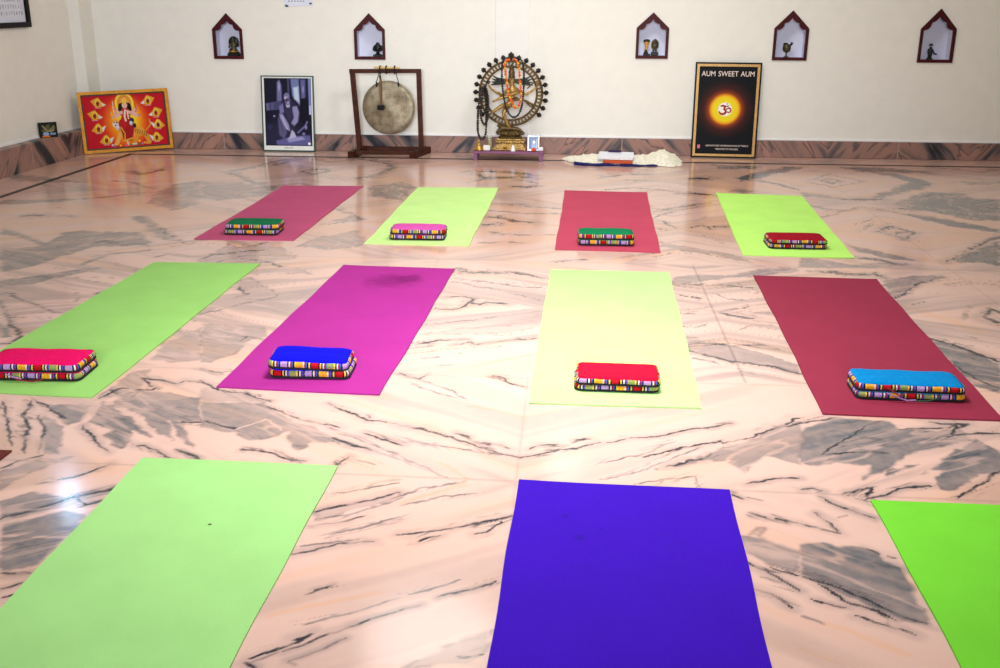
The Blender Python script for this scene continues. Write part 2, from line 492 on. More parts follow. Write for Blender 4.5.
def floor_fields(xs,ys):
    X,Y=np.meshgrid(xs,ys)
    def tri(a,p): return np.abs(np.mod(a+p,2*p)-p)
    G=np.zeros_like(X); Dk=np.zeros_like(X); P=np.zeros_like(X)
    A=Y<3.62; B=(Y>=3.62)&(Y<5.40); Cc=Y>=5.40
    u=np.where(A,tri(X+.13,1.93),np.where(B,tri(X-.69,1.38),tri(X-2.07,1.38)))
    v=np.where(A,tri(Y-2.72,.9),np.where(B,tri(Y-4.53,.91),tri(Y-8.22,.94)))
    sg=np.where(Cc,1.0,-1.0); an=np.where(A,R(33),np.where(B,R(24),R(36)))
    t=sg*u*np.sin(an)+v*np.cos(an); s=u*np.cos(an)-sg*v*np.sin(an)
    sd=np.where(A,0,np.where(B,31.7,77.3))
    w=fbm(s*2+sd,t*3+sd,5)*.25
    n1=fbm(s*.9+sd,(t+w*.3)*13+sd,1,4); n2=fbm(s*.7+sd+9,(t+w*.3)*7+sd,2,3); n3=fbm(s*1.6+sd,(t+w*.35)*9,3,4); n4=fbm(s*1.1+sd+40,t*3+sd,8,2)
    G+=.36*sstep(.55,.72,n1)*(.35+.65*sstep(.4,.65,n4))+.22*sstep(.6,.72,n2)
    Dk+=.6*sstep(.015,.0,np.abs(n3-.5))*sstep(.52,.68,n4)
    P+=sstep(.42,.7,fbm(s*.6+sd+3,t*6+sd,11,3))
    # warped coordinates give the hand-laid veins their ragged edges
    am=np.clip(.0035*Y,.004,.03)
    WX=X+am*(fbm(X*9,Y*9,21,3)-.5)*2.4; WY=Y+am*(fbm(X*9+50,Y*9,22,3)-.5)*2.4
    fj=np.clip(.0022*Y,.003,.012); WX+=fj*(fbm(X*42,Y*42,24,2)-.5)*2.2; WY+=fj*(fbm(X*42+9,Y*42,25,2)-.5)*2.2
    brk=fbm(X*7+3,Y*7,31,3); bh=fbm(X*24,Y*24,32,2)
    rid=sstep(.030,.006,np.abs(fbm(s*3+sd,(t+w*.5)*24,41,3)-.5)); rid2=sstep(.035,.006,np.abs(fbm(s*2+sd,(t+w*.6)*15,43,4)-.52)); rid3=sstep(.06,.01,np.abs(fbm(s*2.4+sd,(t+w*.6)*11,47,4)-.5))
    ridf=sstep(.045,.008,np.abs(fbm(s*1.6+sd,(t+w*.4)*11,51,4)-.5)); rid=np.where(Y>5,ridf,rid)
    strk=fbm(s*2.2+sd,(t+w*.5)*26,33,3)
    for ln in VEINS.strip().split('\n'):
        p=ln.split(); k=p[0][0]; wd=int(p[0][1:])/1000.0
        pts=np.array([[float(q) for q in a.split(',')] for a in p[1:]])/1000.0
        mg=.06+(wd*2 if k!='g' else .05)
        i0,i1=np.searchsorted(xs,[pts[:,0].min()-mg,pts[:,0].max()+mg]); j0,j1=np.searchsorted(ys,[pts[:,1].min()-mg,pts[:,1].max()+mg])
        if i1-i0<1 or j1-j0<1: continue
        sl=(slice(j0,j1),slice(i0,i1)); x=WX[sl]; y=WY[sl]
        d=np.full(x.shape,9.0); al=np.zeros(x.shape); inside=np.zeros(x.shape,bool)
        m=len(pts); L=0; tot=sum(np.linalg.norm(pts[i+1]-pts[i]) for i in range(m-1))
        for i in range(m if k=='g' else m-1):
            a=pts[i]; b=pts[(i+1)%m]; e=b-a; l2=max(e@e,1e-12)
            tt=np.clip(((x-a[0])*e[0]+(y-a[1])*e[1])/l2,0,1)
            dd=np.hypot(x-a[0]-tt*e[0],y-a[1]-tt*e[1])
            nw=dd<d; al=np.where(nw,(L+tt*math.sqrt(l2))/max(tot,1e-6),al); d=np.minimum(d,dd); L+=math.sqrt(l2)
            if k=='g':
                c=((a[1]>y)!=(b[1]>y))
                with np.errstate(divide='ignore',invalid='ignore'):
                    xx=a[0]+(y-a[1])/(b[1]-a[1]+1e-12)*e[0]
                inside^=c&(x<xx)
        ym=pts[:,1].mean(); px=max(ym*ym/1400,.004)
        if k=='g':
            sdist=np.where(inside,d,-d); so=min(max(px*.7,.008),.03)
            mk=sstep(-so,so*1.2,sdist+so*1.5*(bh[sl]-.5)); G[sl]=np.maximum(G[sl],min(1,wd*np.clip(1.22+.055*(ym-2.5),1.2,1.5))*mk*(.66+.46*strk[sl])*(1-.42*rid3[sl])); Dk[sl]=np.maximum(Dk[sl],.55*wd*mk*rid2[sl]*sstep(.4,.6,brk[sl])); edge=np.exp(-(sdist/(so*.8))**2); Dk[sl]=np.maximum(Dk[sl],.30*edge*sstep(.5,.6,bh[sl]))
        else:
            hw=max(wd*.48,.0044); tap=np.clip(np.minimum(al,1-al)*5+.45,0,1)
            q=sstep(hw*tap*1.5,hw*tap*.25,d)
            if k=='d':
                q=q*(.34+.55*sstep(.35,.5,brk[sl])+.5*sstep(.42,.54,bh[sl])); near=sstep(hw*6+.010,hw,d); q=np.maximum(q,.75*near*rid[sl]*sstep(.38,.5,brk[sl])); Dk[sl]=np.maximum(Dk[sl],np.clip(q,0,1)); G[sl]=np.maximum(G[sl],.55*near*strk[sl])
            elif k=='s':
                q=q*(.45+.7*bh[sl]); G[sl]=np.maximum(G[sl],q*.8); near=sstep(hw*6+.012,hw,d); G[sl]=np.maximum(G[sl],.5*near*rid[sl]); Dk[sl]=np.maximum(Dk[sl],.28*q*sstep(.45,.6,bh[sl]))
            elif k=='p': P[sl]=np.maximum(P[sl],1.3*sstep(hw*2,0,d))
            elif k=='k': G[sl]*=1-.8*q
    # hairline joints between slabs
    def seam(mask,dist,w,st): Dk[:]=np.maximum(Dk,st*mask*sstep(w,w*.3,dist))
    seam(A,np.abs(X+.132),.007,.16); seam(Y<6,np.abs(Y-2.735+.03*X*.5),.009,.17); seam(Y<6,np.abs(Y-3.605),.011,.12)
    seam(B,np.abs(X-.685),.008,.30); seam(B,np.abs(Y-4.54),.012,.08); seam(B,np.abs(X+.70),.008,.1); seam(B|Cc,np.abs(X-2.05),.009,.12)
    for yy in (5.40,6.34,7.28,8.22): seam(Cc,np.abs(Y-yy),.016,.10)
    return np.stack([np.clip(G,0,1),np.clip(Dk,0,1),np.clip(P,0,1.3)],-1)

def marble_mat(name,attr=True,rough=.14,dark=1.0):
    m,nt,b=newmat(name); L=nt.links.new
    tc=N(nt,'ShaderNodeTexCoord')
    nz=N(nt,'ShaderNodeTexNoise'); nz.inputs['Scale'].default_value=3.0; nz.inputs['Detail'].default_value=6; L(tc.outputs['Object'],nz.inputs['Vector'])
    base=N(nt,'ShaderNodeMix',data_type='RGBA'); base.inputs[6].default_value=(.64,.405,.34,1); base.inputs[7].default_value=(.715,.495,.43,1)
    L(nz.outputs['Fac'],base.inputs[0])
    at=N(nt,'ShaderNodeAttribute'); at.attribute_name='veins'
    sp=N(nt,'ShaderNodeSeparateColor'); L(at.outputs['Color'],sp.inputs[0])
    pe=N(nt,'ShaderNodeMix',data_type='RGBA'); pe.inputs[7].default_value=(.70,.41,.285,1); L(base.outputs[2],pe.inputs[6])
    mp=N(nt,'ShaderNodeMath',operation='MULTIPLY'); mp.inputs[1].default_value=.62; L(sp.outputs[2],mp.inputs[0]); L(mp.outputs[0],pe.inputs[0])
    n2=N(nt,'ShaderNodeTexNoise'); n2.inputs['Scale'].default_value=28; n2.inputs['Detail'].default_value=5; L(tc.outputs['Object'],n2.inputs['Vector'])
    gm=N(nt,'ShaderNodeMath',operation='MULTIPLY_ADD'); gm.inputs[1].default_value=.5; gm.inputs[2].default_value=.75; L(n2.outputs['Fac'],gm.inputs[0])
    g2=N(nt,'ShaderNodeMath',operation='MULTIPLY',use_clamp=True); L(sp.outputs[0],g2.inputs[0]); L(gm.outputs[0],g2.inputs[1])
    gr=N(nt,'ShaderNodeMix',data_type='RGBA'); gr.inputs[7].default_value=(.105,.115,.132,1); L(pe.outputs[2],gr.inputs[6]); L(g2.outputs[0],gr.inputs[0])
    n3=N(nt,'ShaderNodeTexNoise'); n3.inputs['Scale'].default_value=60; n3.inputs['Detail'].default_value=3; L(tc.outputs['Object'],n3.inputs['Vector'])
    dm=N(nt,'ShaderNodeMath',operation='MULTIPLY_ADD'); dm.inputs[1].default_value=1.2; dm.inputs[2].default_value=.45; L(n3.outputs['Fac'],dm.inputs[0])
    d2=N(nt,'ShaderNodeMath',operation='MULTIPLY',use_clamp=True); L(sp.outputs[1],d2.inputs[0]); L(dm.outputs[0],d2.inputs[1])
    dk=N(nt,'ShaderNodeMix',data_type='RGBA'); dk.inputs[7].default_value=(.018,.022,.035,1); L(gr.outputs[2],dk.inputs[6]); L(d2.outputs[0],dk.inputs[0])
    L(dk.outputs[2],b.inputs['Base Color'])
    b.inputs['Roughness'].default_value=rough; b.inputs['Specular IOR Level'].default_value=.5
    n4=N(nt,'ShaderNodeTexNoise'); n4.inputs['Scale'].default_value=2.2; n4.inputs['Detail'].default_value=2; L(tc.outputs['Object'],n4.inputs['Vector'])
    bp=N(nt,'ShaderNodeBump'); bp.inputs['Strength'].default_value=.008; bp.inputs['Distance'].default_value=.02; L(n4.outputs['Fac'],bp.inputs['Height']); L(bp.outputs['Normal'],b.inputs['Normal'])
    return m
M_floor=marble_mat('polished_marble')
xs=np.concatenate([np.arange(-4.75,-2.2,.015),np.arange(-2.2,2.2,.0055),np.arange(2.2,XR+.3,.015)])
ysl=list(np.arange(-2.6,1.5,.1))+list(np.arange(1.5,3.4,.0052)); yv=3.4; st=.0056
while yv<YW+.02: ysl.append(yv); st=min(st*1.006,.026); yv+=st
ys=np.array(ysl)
fl=struct(grid_mesh('floor',xs,ys,0.0,M_floor,{'veins':floor_fields(xs,ys)}))

# skirting stone: rosy marble with slanting dark bands, cut in lengths
def skirt_mat():
    m,nt,b=newmat('skirting_marble'); L=nt.links.new
    tc=N(nt,'ShaderNodeTexCoord'); sx=N(nt,'ShaderNodeSeparateXYZ'); L(tc.outputs['Object'],sx.inputs[0])
    a=N(nt,'ShaderNodeMath',operation='ADD'); L(sx.outputs[0],a.inputs[0]); L(sx.outputs[1],a.inputs[1])
    # slant alternates from slab to slab (book matched)
    pg=N(nt,'ShaderNodeMath',operation='PINGPONG'); pg.inputs[1].default_value=.62; L(a.outputs[0],pg.inputs[0])
    zz=N(nt,'ShaderNodeMath',operation='MULTIPLY_ADD'); zz.inputs[1].default_value=.9; L(sx.outputs[2],zz.inputs[0]); L(pg.outputs[0],zz.inputs[2])
    fl_=N(nt,'ShaderNodeMath',operation='MULTIPLY'); fl_.inputs[1].default_value=.35; L(a.outputs[0],fl_.inputs[0])
    cb=N(nt,'ShaderNodeCombineXYZ'); L(zz.outputs[0],cb.inputs[0]); L(fl_.outputs[0],cb.inputs[1])
    n1=N(nt,'ShaderNodeTexNoise'); n1.inputs['Scale'].default_value=5.5; n1.inputs['Detail'].default_value=7; n1.inputs['Distortion'].default_value=.4; L(cb.outputs[0],n1.inputs['Vector'])
    r=N(nt,'ShaderNodeValToRGB'); e=r.color_ramp.elements; e[0].position=.36; e[0].color=(.030,.030,.040,1); e[1].position=.66; e[1].color=(.42,.235,.185,1)
    k=e.new(.425); k.color=(.15,.115,.115,1); k=e.new(.475); k.color=(.30,.18,.15,1); k=e.new(.555); k.color=(.36,.20,.16,1); k=e.new(.58); k.color=(.10,.085,.09,1); k=e.new(.605); k.color=(.37,.205,.165,1)
    L(n1.outputs['Fac'],r.inputs['Fac'])
    # light joint every 0.62 m
    md=N(nt,'ShaderNodeMath',operation='PINGPONG'); md.inputs[1].default_value=.62; L(a.outputs[0],md.inputs[0])
    ls=N(nt,'ShaderNodeMath',operation='LESS_THAN'); ls.inputs[1].default_value=.004; L(md.outputs[0],ls.inputs[0])
    mx=N(nt,'ShaderNodeMix',data_type='RGBA'); mx.inputs[7].default_value=(.40,.29,.255,1); L(ls.outputs[0],mx.inputs[0]); L(r.outputs['Color'],mx.inputs[6])
    L(mx.outputs[2],b.inputs['Base Color']); b.inputs['Roughness'].default_value=.38; b.inputs['Specular IOR Level'].default_value=.2
    return m
M_skirt=skirt_mat()
M_wall=plain('cream_plaster',(240,238,230),rough=.85,var=.02,scale=9,bump=.04)
M_white=plain('white_paint',(238,238,240),rough=.7,var=.02,scale=12)
M_trimwhite=plain('pale_plaster_bead',(244,244,244),rough=.6,var=.02,scale=10)
M_black=plain('black_marble',(12,13,15),rough=.4,spec=.2,var=.3,scale=20)
M_ceil=plain('ceiling_paint',(240,238,232),rough=.9,var=.02)

# niche outlines (x,z) on the back wall
NX=[(-3.133,.822),(-1.825,.828),(.712,.858),(1.921,.853),(3.178,.845)]
NDIM=[(.275,.262,.400),(.281,.262,.402),(.286,.262,.394),(.300,.272,.422),(.302,.284,.452)]   # width, shoulder height, apex height above the sill
def penta(cx,z0,w,sh,ap,ins=0.0):
    h=w/2-ins
    return [(cx-h,z0+ins),(cx+h,z0+ins),(cx+h,z0+sh-ins*.45),(cx,z0+ap-ins*1.35),(cx-h,z0+sh-ins*.45)]
def hole(cx,z0,w,sh,ap):
    p=penta(cx,z0,w,sh,ap,.012); return [(p[0][0],z0+.023),(p[1][0],z0+.023)]+p[2:]
import bmesh
def wall_with_holes(name,x0,x1,z0,z1,y,holes,mat):
    bm=bmesh.new(); ed=[]
    for lp in [[(x0,z0),(x1,z0),(x1,z1),(x0,z1)]]+holes:
        vs=[bm.verts.new((a,y,b)) for a,b in lp]
        for i in range(len(vs)): ed.append(bm.edges.new((vs[i],vs[(i+1)%len(vs)])))
    bmesh.ops.triangle_fill(bm,use_beauty=True,use_dissolve=False,edges=ed,normal=(0,-1,0))
    bmesh.ops.recalc_face_normals(bm,faces=bm.faces[:])
    me=bpy.data.meshes.new(name); bm.to_mesh(me); bm.free(); me.materials.append(mat)
    o=bpy.data.objects.new(name,me); C.objects.link(o); return o
struct(wall_with_holes('wall_back',-4.75,XR+.15,0,ZC,YW,[hole(x,z,*d) for (x,z),d in zip(NX,NDIM)],M_wall))
def slab(name,pts,mat):   # quad sheet with a little thickness
    m=MB(); m.add(pts,[(0,1,2,3)]); return struct(m.build(name,mat))
y0,y1=-2.6,YW+.005
m=MB(); xa,xb=xl_wall(y0),xl_wall(y1)
m.add([(xa,y0,0),(xb,y1,0),(xb,y1,ZC),(xa,y0,ZC),(xa-.12,y0,0),(xb-.12,y1,0),(xb-.12,y1,ZC),(xa-.12,y0,ZC)],[(0,1,2,3),(7,6,5,4),(0,3,7,4),(1,5,6,2),(3,2,6,7),(0,4,5,1)])
struct(m.build('wall_left',M_wall))
m=MB(); m.box((XR+.06,(y0+y1)/2,ZC/2),(.12,y1-y0,ZC)); struct(m.build('wall_right',M_wall))
m=MB(); m.box((-.1,(y0+y1)/2,ZC+.05),(9.5,y1-y0+.3,.1)); struct(m.build('ceiling',M_ceil))
# corner pilasters and the faint flat pilaster behind the shrine
m=MB(); m.box((-4.458,9.335,ZC/2+.1),(.15,.25,ZC-.2)); struct(m.build('trim_1',M_wall))
m=MB(); m.box((4.36,9.3,ZC/2+.075),(.13,.31,ZC-.15)); struct(m.build('trim_2',M_wall))
m=MB(); m.box((-.533,YW-.002,ZC/2+.08),(.305,.012,ZC-.16),bev=.004); struct(m.build('trim_3',plain('cool_plaster',(240,239,235),rough=.85,var=.02,scale=9,bump=.04)))
# skirtings
m=MB(); m.box(((-4.38+XR)/2,(YS+YW)/2,.075),(XR+4.38,YW-YS+.004,.15),bev=.004); struct(m.build('baseboard_back',M_skirt))
m=MB(); m.box(((-4.36+XR-.08)/2,YW-.004,.16),(XR-.08+4.36,.014,.02),bev=.004); struct(m.build('trim_4',M_trimwhite))
m=MB(); q=[]
for y in (y0,YW): q+= [(xl_wall(y)-.01,y,0),(xl_ledge(y),y,0),(xl_ledge(y),y,.209),(xl_ledge(y)-.006,y,.215),(xl_wall(y)-.01,y,.215)]
m.add(q,[(0,1,2,3,4),(9,8,7,6,5)]+[(i,i+5,(i+1)%5+5,(i+1)%5) for i in range(5)]); struct(m.build('baseboard_left',M_skirt))
m=MB(); q=[]
for y in (y0,9.2): q+= [(xl_wall(y),y,.214),(xl_wall(y)+.008,y,.214),(xl_wall(y)+.008,y,.232),(xl_wall(y),y,.232)]
m.add(q,[(0,1,2,3),(7,6,5,4)]+[(i,i+4,(i+1)%4+4,(i+1)%4) for i in range(4)]); struct(m.build('trim_5',M_trimwhite))
m=MB(); m.box((XR-.01,(y0+y1)/2,.075),(.03,y1-y0,.15)); struct(m.build('baseboard_right',M_skirt))
# black marble inlay line let into the floor round the room
def bl(y): return -4.005+.028*(y-8.2)
yb=9.045
m=MB(); wv=.045
m.box(((bl(yb)+4.0)/2,yb,.0006),(4.0-bl(yb)+wv,wv,.0016))
q=[]
for y in (y0,yb+wv/2): q+=[(bl(y)-wv/2,y,-.0002),(bl(y)+wv/2,y,-.0002),(bl(y)+wv/2,y,.0014),(bl(y)-wv/2,y,.0014)]
m.add(q,[(0,1,2,3),(7,6,5,4)]+[(i,i+4,(i+1)%4+4,(i+1)%4) for i in range(4)])
struct(m.build('trim_6',M_black))

# ------------------------------------------------------------------ yoga mats
def mat_mat(name,rgb,spots=None,var=.05,rough=.82):
    m,nt,b=newmat(name); L=nt.links.new; c=lin(rgb)
    tc=N(nt,'ShaderNodeTexCoord')
    nz=N(nt,'ShaderNodeTexNoise'); nz.inputs['Scale'].default_value=5; nz.inputs['Detail'].default_value=6; L(tc.outputs['Object'],nz.inputs['Vector'])
    r=N(nt,'ShaderNodeValToRGB'); r.color_ramp.elements[0].position=.3; r.color_ramp.elements[1].position=.7
    r.color_ramp.elements[0].color=(*[k*(1-var) for k in c],1); r.color_ramp.elements[1].color=(*[min(1,k*(1+var)) for k in c],1)
    L(nz.outputs['Fac'],r.inputs['Fac']); col=r.outputs['Color']
    for (x,y,rad,rgb2,amt,ragged) in (spots or []):
        vm=N(nt,'ShaderNodeVectorMath',operation='DISTANCE'); vm.inputs[1].default_value=(x,y,.003)
        if ragged:
            n5=N(nt,'ShaderNodeTexNoise'); n5.inputs['Scale'].default_value=22; n5.inputs['Detail'].default_value=5; L(tc.outputs['Object'],n5.inputs['Vector'])
            va=N(nt,'ShaderNodeVectorMath',operation='MULTIPLY_ADD'); va.inputs[1].default_value=(ragged,ragged,0); L(n5.outputs['Color'],va.inputs[0]); L(tc.outputs['Object'],va.inputs[2]); L(va.outputs[0],vm.inputs[0])
        else: L(tc.outputs['Object'],vm.inputs[0])
        mr=N(nt,'ShaderNodeMapRange'); mr.inputs[1].default_value=rad; mr.inputs[2].default_value=rad*.35; mr.inputs[3].default_value=0; mr.inputs[4].default_value=amt; L(vm.outputs['Value'],mr.inputs[0])
        mx=N(nt,'ShaderNodeMix',data_type='RGBA'); mx.inputs[7].default_value=(*lin(rgb2),1); L(mr.outputs[0],mx.inputs[0]); L(col,mx.inputs[6]); col=mx.outputs[2]
    L(col,b.inputs['Base Color']); b.inputs['Roughness'].default_value=rough; b.inputs['Specular IOR Level'].default_value=.10
    vo=N(nt,'ShaderNodeTexVoronoi'); vo.inputs['Scale'].default_value=260; L(tc.outputs['Object'],vo.inputs['Vector'])
    bp=N(nt,'ShaderNodeBump'); bp.inputs['Strength'].default_value=.35; bp.inputs['Distance'].default_value=.0015; L(vo.outputs['Distance'],bp.inputs['Height']); L(bp.outputs['Normal'],b.inputs['Normal'])
    return m
GM='yoga mats laid out in rows'
def yoga_mat(cs,material,label,seed,curl=0.0):
    TL,TR,BR,BL=[Vector((*q,0)) for q in cs]; ctr=(TL+TR+BR+BL)/4
    rnd=random.Random(seed); ph=[rnd.uniform(0,6) for _ in range(8)]; nx,ny=24,72; T=.005
    m=MB(); top=[]
    for j in range(ny+1):
        v=j/ny
        for i in range(nx+1):
            u=i/nx
            p=(BL*(1-u)+BR*u)*(1-v)+(TL*(1-u)+TR*u)*v-ctr
            ex=.0022*math.sin(v*7+ph[0])+.0016*math.sin(v*23+ph[1]); ey=.002*math.sin(u*5+ph[2])
            eu=(u-.5)*2; ev=(v-.5)*2
            p.x+=ex*eu; p.y+=ey*ev
            z=T+.0012*(1+math.sin(v*9+ph[3])*math.sin(u*4+ph[4]))*(abs(eu)**3*.8+.1)+curl*max(0,abs(eu)-.85)*max(0,ev-.93)*60
            p.z=z; top.append(p)
    bot=[Vector((p.x,p.y,max(.0004,p.z-T))) for p in top]
    W1=nx+1; n=len(top); f=[]
    for j in range(ny):
        for i in range(nx):
            a=j*W1+i; f.append((a,a+1,a+W1+1,a+W1)); f.append((n+a,n+a+W1,n+a+W1+1,n+a+1))
    rim=[i for i in range(W1)]+[j*W1+nx for j in range(1,ny+1)]+[ny*W1+i for i in range(nx-1,-1,-1)]+[j*W1 for j in range(ny-1,0,-1)]
    for k in range(len(rim)):
        a,b=rim[k],rim[(k+1)%len(rim)]; f.append((a,n+a,n+b,b))
    m.add(top+bot,f); o=m.build('yoga_mat',material,smooth=True); o.location=(ctr.x,ctr.y,0)
    return tag(o,label,'yoga mat',GM)
MATS=[
 ([(-2.153,7.554),(-1.555,7.585),(-1.61,5.768),(-2.2,5.747)],(184,80,120),None,'maroon yoga mat at the left end of the back row'),
 ([(-1.133,7.583),(-.522,7.616),(-.565,5.719),(-1.177,5.725)],(196,238,148),None,'lime green yoga mat in the back row under the pink topped striped cushion'),
 ([(-.023,7.555),(.581,7.53),(.532,5.653),(-.065,5.684)],(186,70,96),None,'rosy maroon yoga mat in the back row, in front of the white sheepskin'),
 ([(1.091,7.554),(1.708,7.497),(1.6,5.621),(.99,5.637)],(184,240,116),None,'bright lime yoga mat under a dark red topped cushion, right end of back row'),
 ([(-2.219,5.192),(-1.643,5.205),(-1.679,3.274),(-2.292,3.304)],(146,200,108),None,'dull green yoga mat in the middle row under the hot pink topped cushion'),
 ([(-1.191,5.217),(-.586,5.189),(-.661,3.381),(-1.274,3.409)],(162,42,136),'stain','magenta yoga mat with a dark stain near its far end, under blue cushion'),
 ([(-.081,5.216),(.542,5.213),(.49,3.344),(-.122,3.347)],(176,224,140),None,'pale yellow green yoga mat in the middle row under a crimson topped cushion'),
 ([(.976,5.186),(1.591,5.168),(1.51,3.315),(.904,3.328)],(140,44,68),None,'dark maroon yoga mat in the middle row under the turquoise topped cushion'),
 ([(-1.297,2.801),(-.685,2.789),(-.704,.933),(-1.314,.939)],(154,207,128),'hole','large bare green yoga mat with a small black hole, nearest the camera at left'),
 ([(-.121,2.739),(.493,2.719),(.433,.861),(-.176,.88)],(54,3,172),'specks','deep violet blue yoga mat lying bare in the front row'),
 ([(.891,2.689),(1.501,2.678),(1.456,.82),(.846,.835)],(114,206,54),None,'bare vivid green yoga mat cut off by the lower right corner of the picture'),
 ([(-2.337,2.83),(-1.728,2.819),(-1.745,.965),(-2.355,.97)],(96,44,40),None,'dark brown yoga mat of which only a corner tip shows at the left edge'),
]
for k,(cs,rgb,sp,lab) in enumerate(MATS):
    cx=sum(q[0] for q in cs)/4; cy=sum(q[1] for q in cs)/4; spots=None
    if sp=='stain': spots=[(-.80-cx,5.0-cy,.17,(118,16,98),.62,.16),(-.74-cx,5.03-cy,.10,(100,10,80),.5,.12)]
    if sp=='hole': spots=[(-.949-cx,2.402-cy,.0075,(8,12,8),1.0,0)]
    if sp=='specks': spots=[(.07-cx,2.42-cy,.022,(40,4,140),.7,.03),(.02-cx,2.53-cy,.012,(40,4,140),.8,.01),(.12-cx,2.46-cy,.008,(40,4,140),.8,.01)]
    yoga_mat(cs,mat_mat('foam_mat_%s'%'abcdefghijkl'[k],rgb,spots),lab,100+k,curl=.002 if k in (0,7) else 0)

# ------------------------------------------------------------------ striped folded cushions
def stripe_mat(name,dim=1.0):
    m,nt,b=newmat(name); L=nt.links.new
    at=N(nt,'ShaderNodeAttribute'); at.attribute_name='run'
    dv=N(nt,'ShaderNodeMath',operation='DIVIDE'); dv.inputs[1].default_value=.232; L(at.outputs['Fac'],dv.inputs[0])
    fr=N(nt,'ShaderNodeMath',operation='FRACT'); L(dv.outputs[0],fr.inputs[0])
    r=N(nt,'ShaderNodeValToRGB'); r.color_ramp.interpolation='CONSTANT'; e=r.color_ramp.elements
    blk=[(190,16,30),(150,160,92),(186,150,204),(238,168,40)]
    st=[(16,12,30),(236,196,80),(20,18,40),(226,214,226),(150,14,36),(70,90,190)]
    stops=[]
    for q in range(4):
        p=q/4; stops.append((p,blk[q])); p+=.110
        for i in range(6): stops.append((p+i*.140/6,st[(i+q)%6]))
    while len(e)>1: e.remove(e[-1])
    e[0].position=0; e[0].color=(*lin(stops[0][1]),1)
    for p,c in stops[1:]:
        x=e.new(p); x.color=(*lin(c),1)
    L(fr.outputs[0],r.inputs['Fac'])
    tc=N(nt,'ShaderNodeTexCoord'); vo=N(nt,'ShaderNodeTexVoronoi'); vo.inputs['Scale'].default_value=170; L(tc.outputs['Object'],vo.inputs['Vector'])
    mr=N(nt,'ShaderNodeMapRange'); mr.inputs[1].default_value=.1; mr.inputs[2].default_value=.6; mr.inputs[3].default_value=1.12; mr.inputs[4].default_value=.72; L(vo.outputs['Distance'],mr.inputs[0])
    mx=N(nt,'ShaderNodeMix',data_type='RGBA',blend_type='MULTIPLY'); mx.inputs[0].default_value=1; L(r.outputs['Color'],mx.inputs[6]); L(mr.outputs[0],mx.inputs[7])
    L(mx.outputs[2],b.inputs['Base Color']); b.inputs['Roughness'].default_value=.85; b.inputs['Specular IOR Level'].default_value=.15
    return m
M_stripe=stripe_mat('woven_striped_band')
def pad(hw,hd,h,r,puff,seed):
    rnd=random.Random(seed); ph=[rnd.uniform(0,6) for _ in range(4)]
    def bd(sx,sy,w=hw,d=hd,rr=r):
        q=[sx*w,sy*d]; c=[max(-(w-rr),min(w-rr,q[0])),max(-(d-rr),min(d-rr,q[1]))]; e=[q[0]-c[0],q[1]-c[1]]
        if abs(e[0])>1e-9 and abs(e[1])>1e-9:
            l=math.hypot(*e); q=[c[0]+e[0]/l*rr,c[1]+e[1]/l*rr]
        return q
    n1,n2=30,20; m=MB(); pts=[]
    for sgn in (1,-1):
        for j in range(n2+1):
            for i in range(n1+1):
                x=-1+2*i/n1; y=-1+2*j/n2; mm=max(abs(x),abs(y))
                q=bd(x/mm,y/mm) if mm>1e-9 else [0,0]
                X,Y=q[0]*mm,q[1]*mm
                z=h/2*(.62+.38*(1-mm**6))+ (puff*(1-mm**4) if sgn>0 else 0)
                if sgn>0: z-=.0022*math.exp(-((Y/hd*1.5+.5)%1-.5)**2*160)*(1-mm**8); z+=.0012*math.sin(X*40+ph[0])*math.sin(Y*30+ph[1])
                pts.append((X,Y,sgn*z))
    W1=n1+1; n=W1*(n2+1); f=[]
    for j in range(n2):
        for i in range(n1):
            a=j*W1+i; f.append((a,a+1,a+W1+1,a+W1)); f.append((n+a,n+a+W1,n+a+W1+1,n+a+1))
    rim=[i for i in range(W1)]+[j*W1+n1 for j in range(1,n2+1)]+[n2*W1+i for i in range(n1-1,-1,-1)]+[j*W1 for j in range(n2-1,0,-1)]
    for k in range(len(rim)):
        a,b=rim[k],rim[(k+1)%len(rim)]; f.append((a,n+a,n+b,b))
    m.add(pts,f)
    # border: bulging band round the side, with the running length stored for the stripes
    bd_m=MB(); path=[]
    K=36
    for s in range(4*K):
        t=s/K; sd=int(t); q=t-sd
        sx,sy=[(-1+2*q,-1),(1,-1+2*q),(1-2*q,1),(-1,1-2*q)][sd]
        path.append(bd(sx,sy,hw+.002,hd+.002,r+.002))
    path.append(path[0]); run=0; rows=7; v=[];a=[]
    for s,(x,y) in enumerate(path):
        if s: run+=math.hypot(x-path[s-1][0],y-path[s-1][1])
        x0,y0=path[max(s-1,0)]; x1,y1=path[min(s+1,len(path)-1)]; dx,dy=x1-x0,y1-y0; l=math.hypot(dx,dy) or 1; nx_,ny_=dy/l,-dx/l
        for k in range(rows):
            g=-1+2*k/(rows-1); off=.005*math.sqrt(max(0,1-g*g*.95))-.0035*abs(g)**3+.0008*math.sin(run*70+ph[2])
            v.append((x+nx_*off,y+ny_*off,g*h*.31+.0008*math.sin(run*45+ph[3]))); a.append(run)
    f=[]
    for s in range(len(path)-1):
        for k in range(rows-1):
            p=s*rows+k; f.append((p,p+rows,p+rows+1,p+1))
    bd_m.add(v,f,a)
    pm=MB(); pm.tube([(x*1.006,y*1.012,-h*.36) for x,y in path[:-1]],.0042,6,closed=True)  # added dark tube along the pad's lower edge, darkens the gap between pads
    return m,bd_m,pm
M_edging=plain('dark_edging',(14,12,22),rough=.9)
GC='folded striped cushions on the mats'
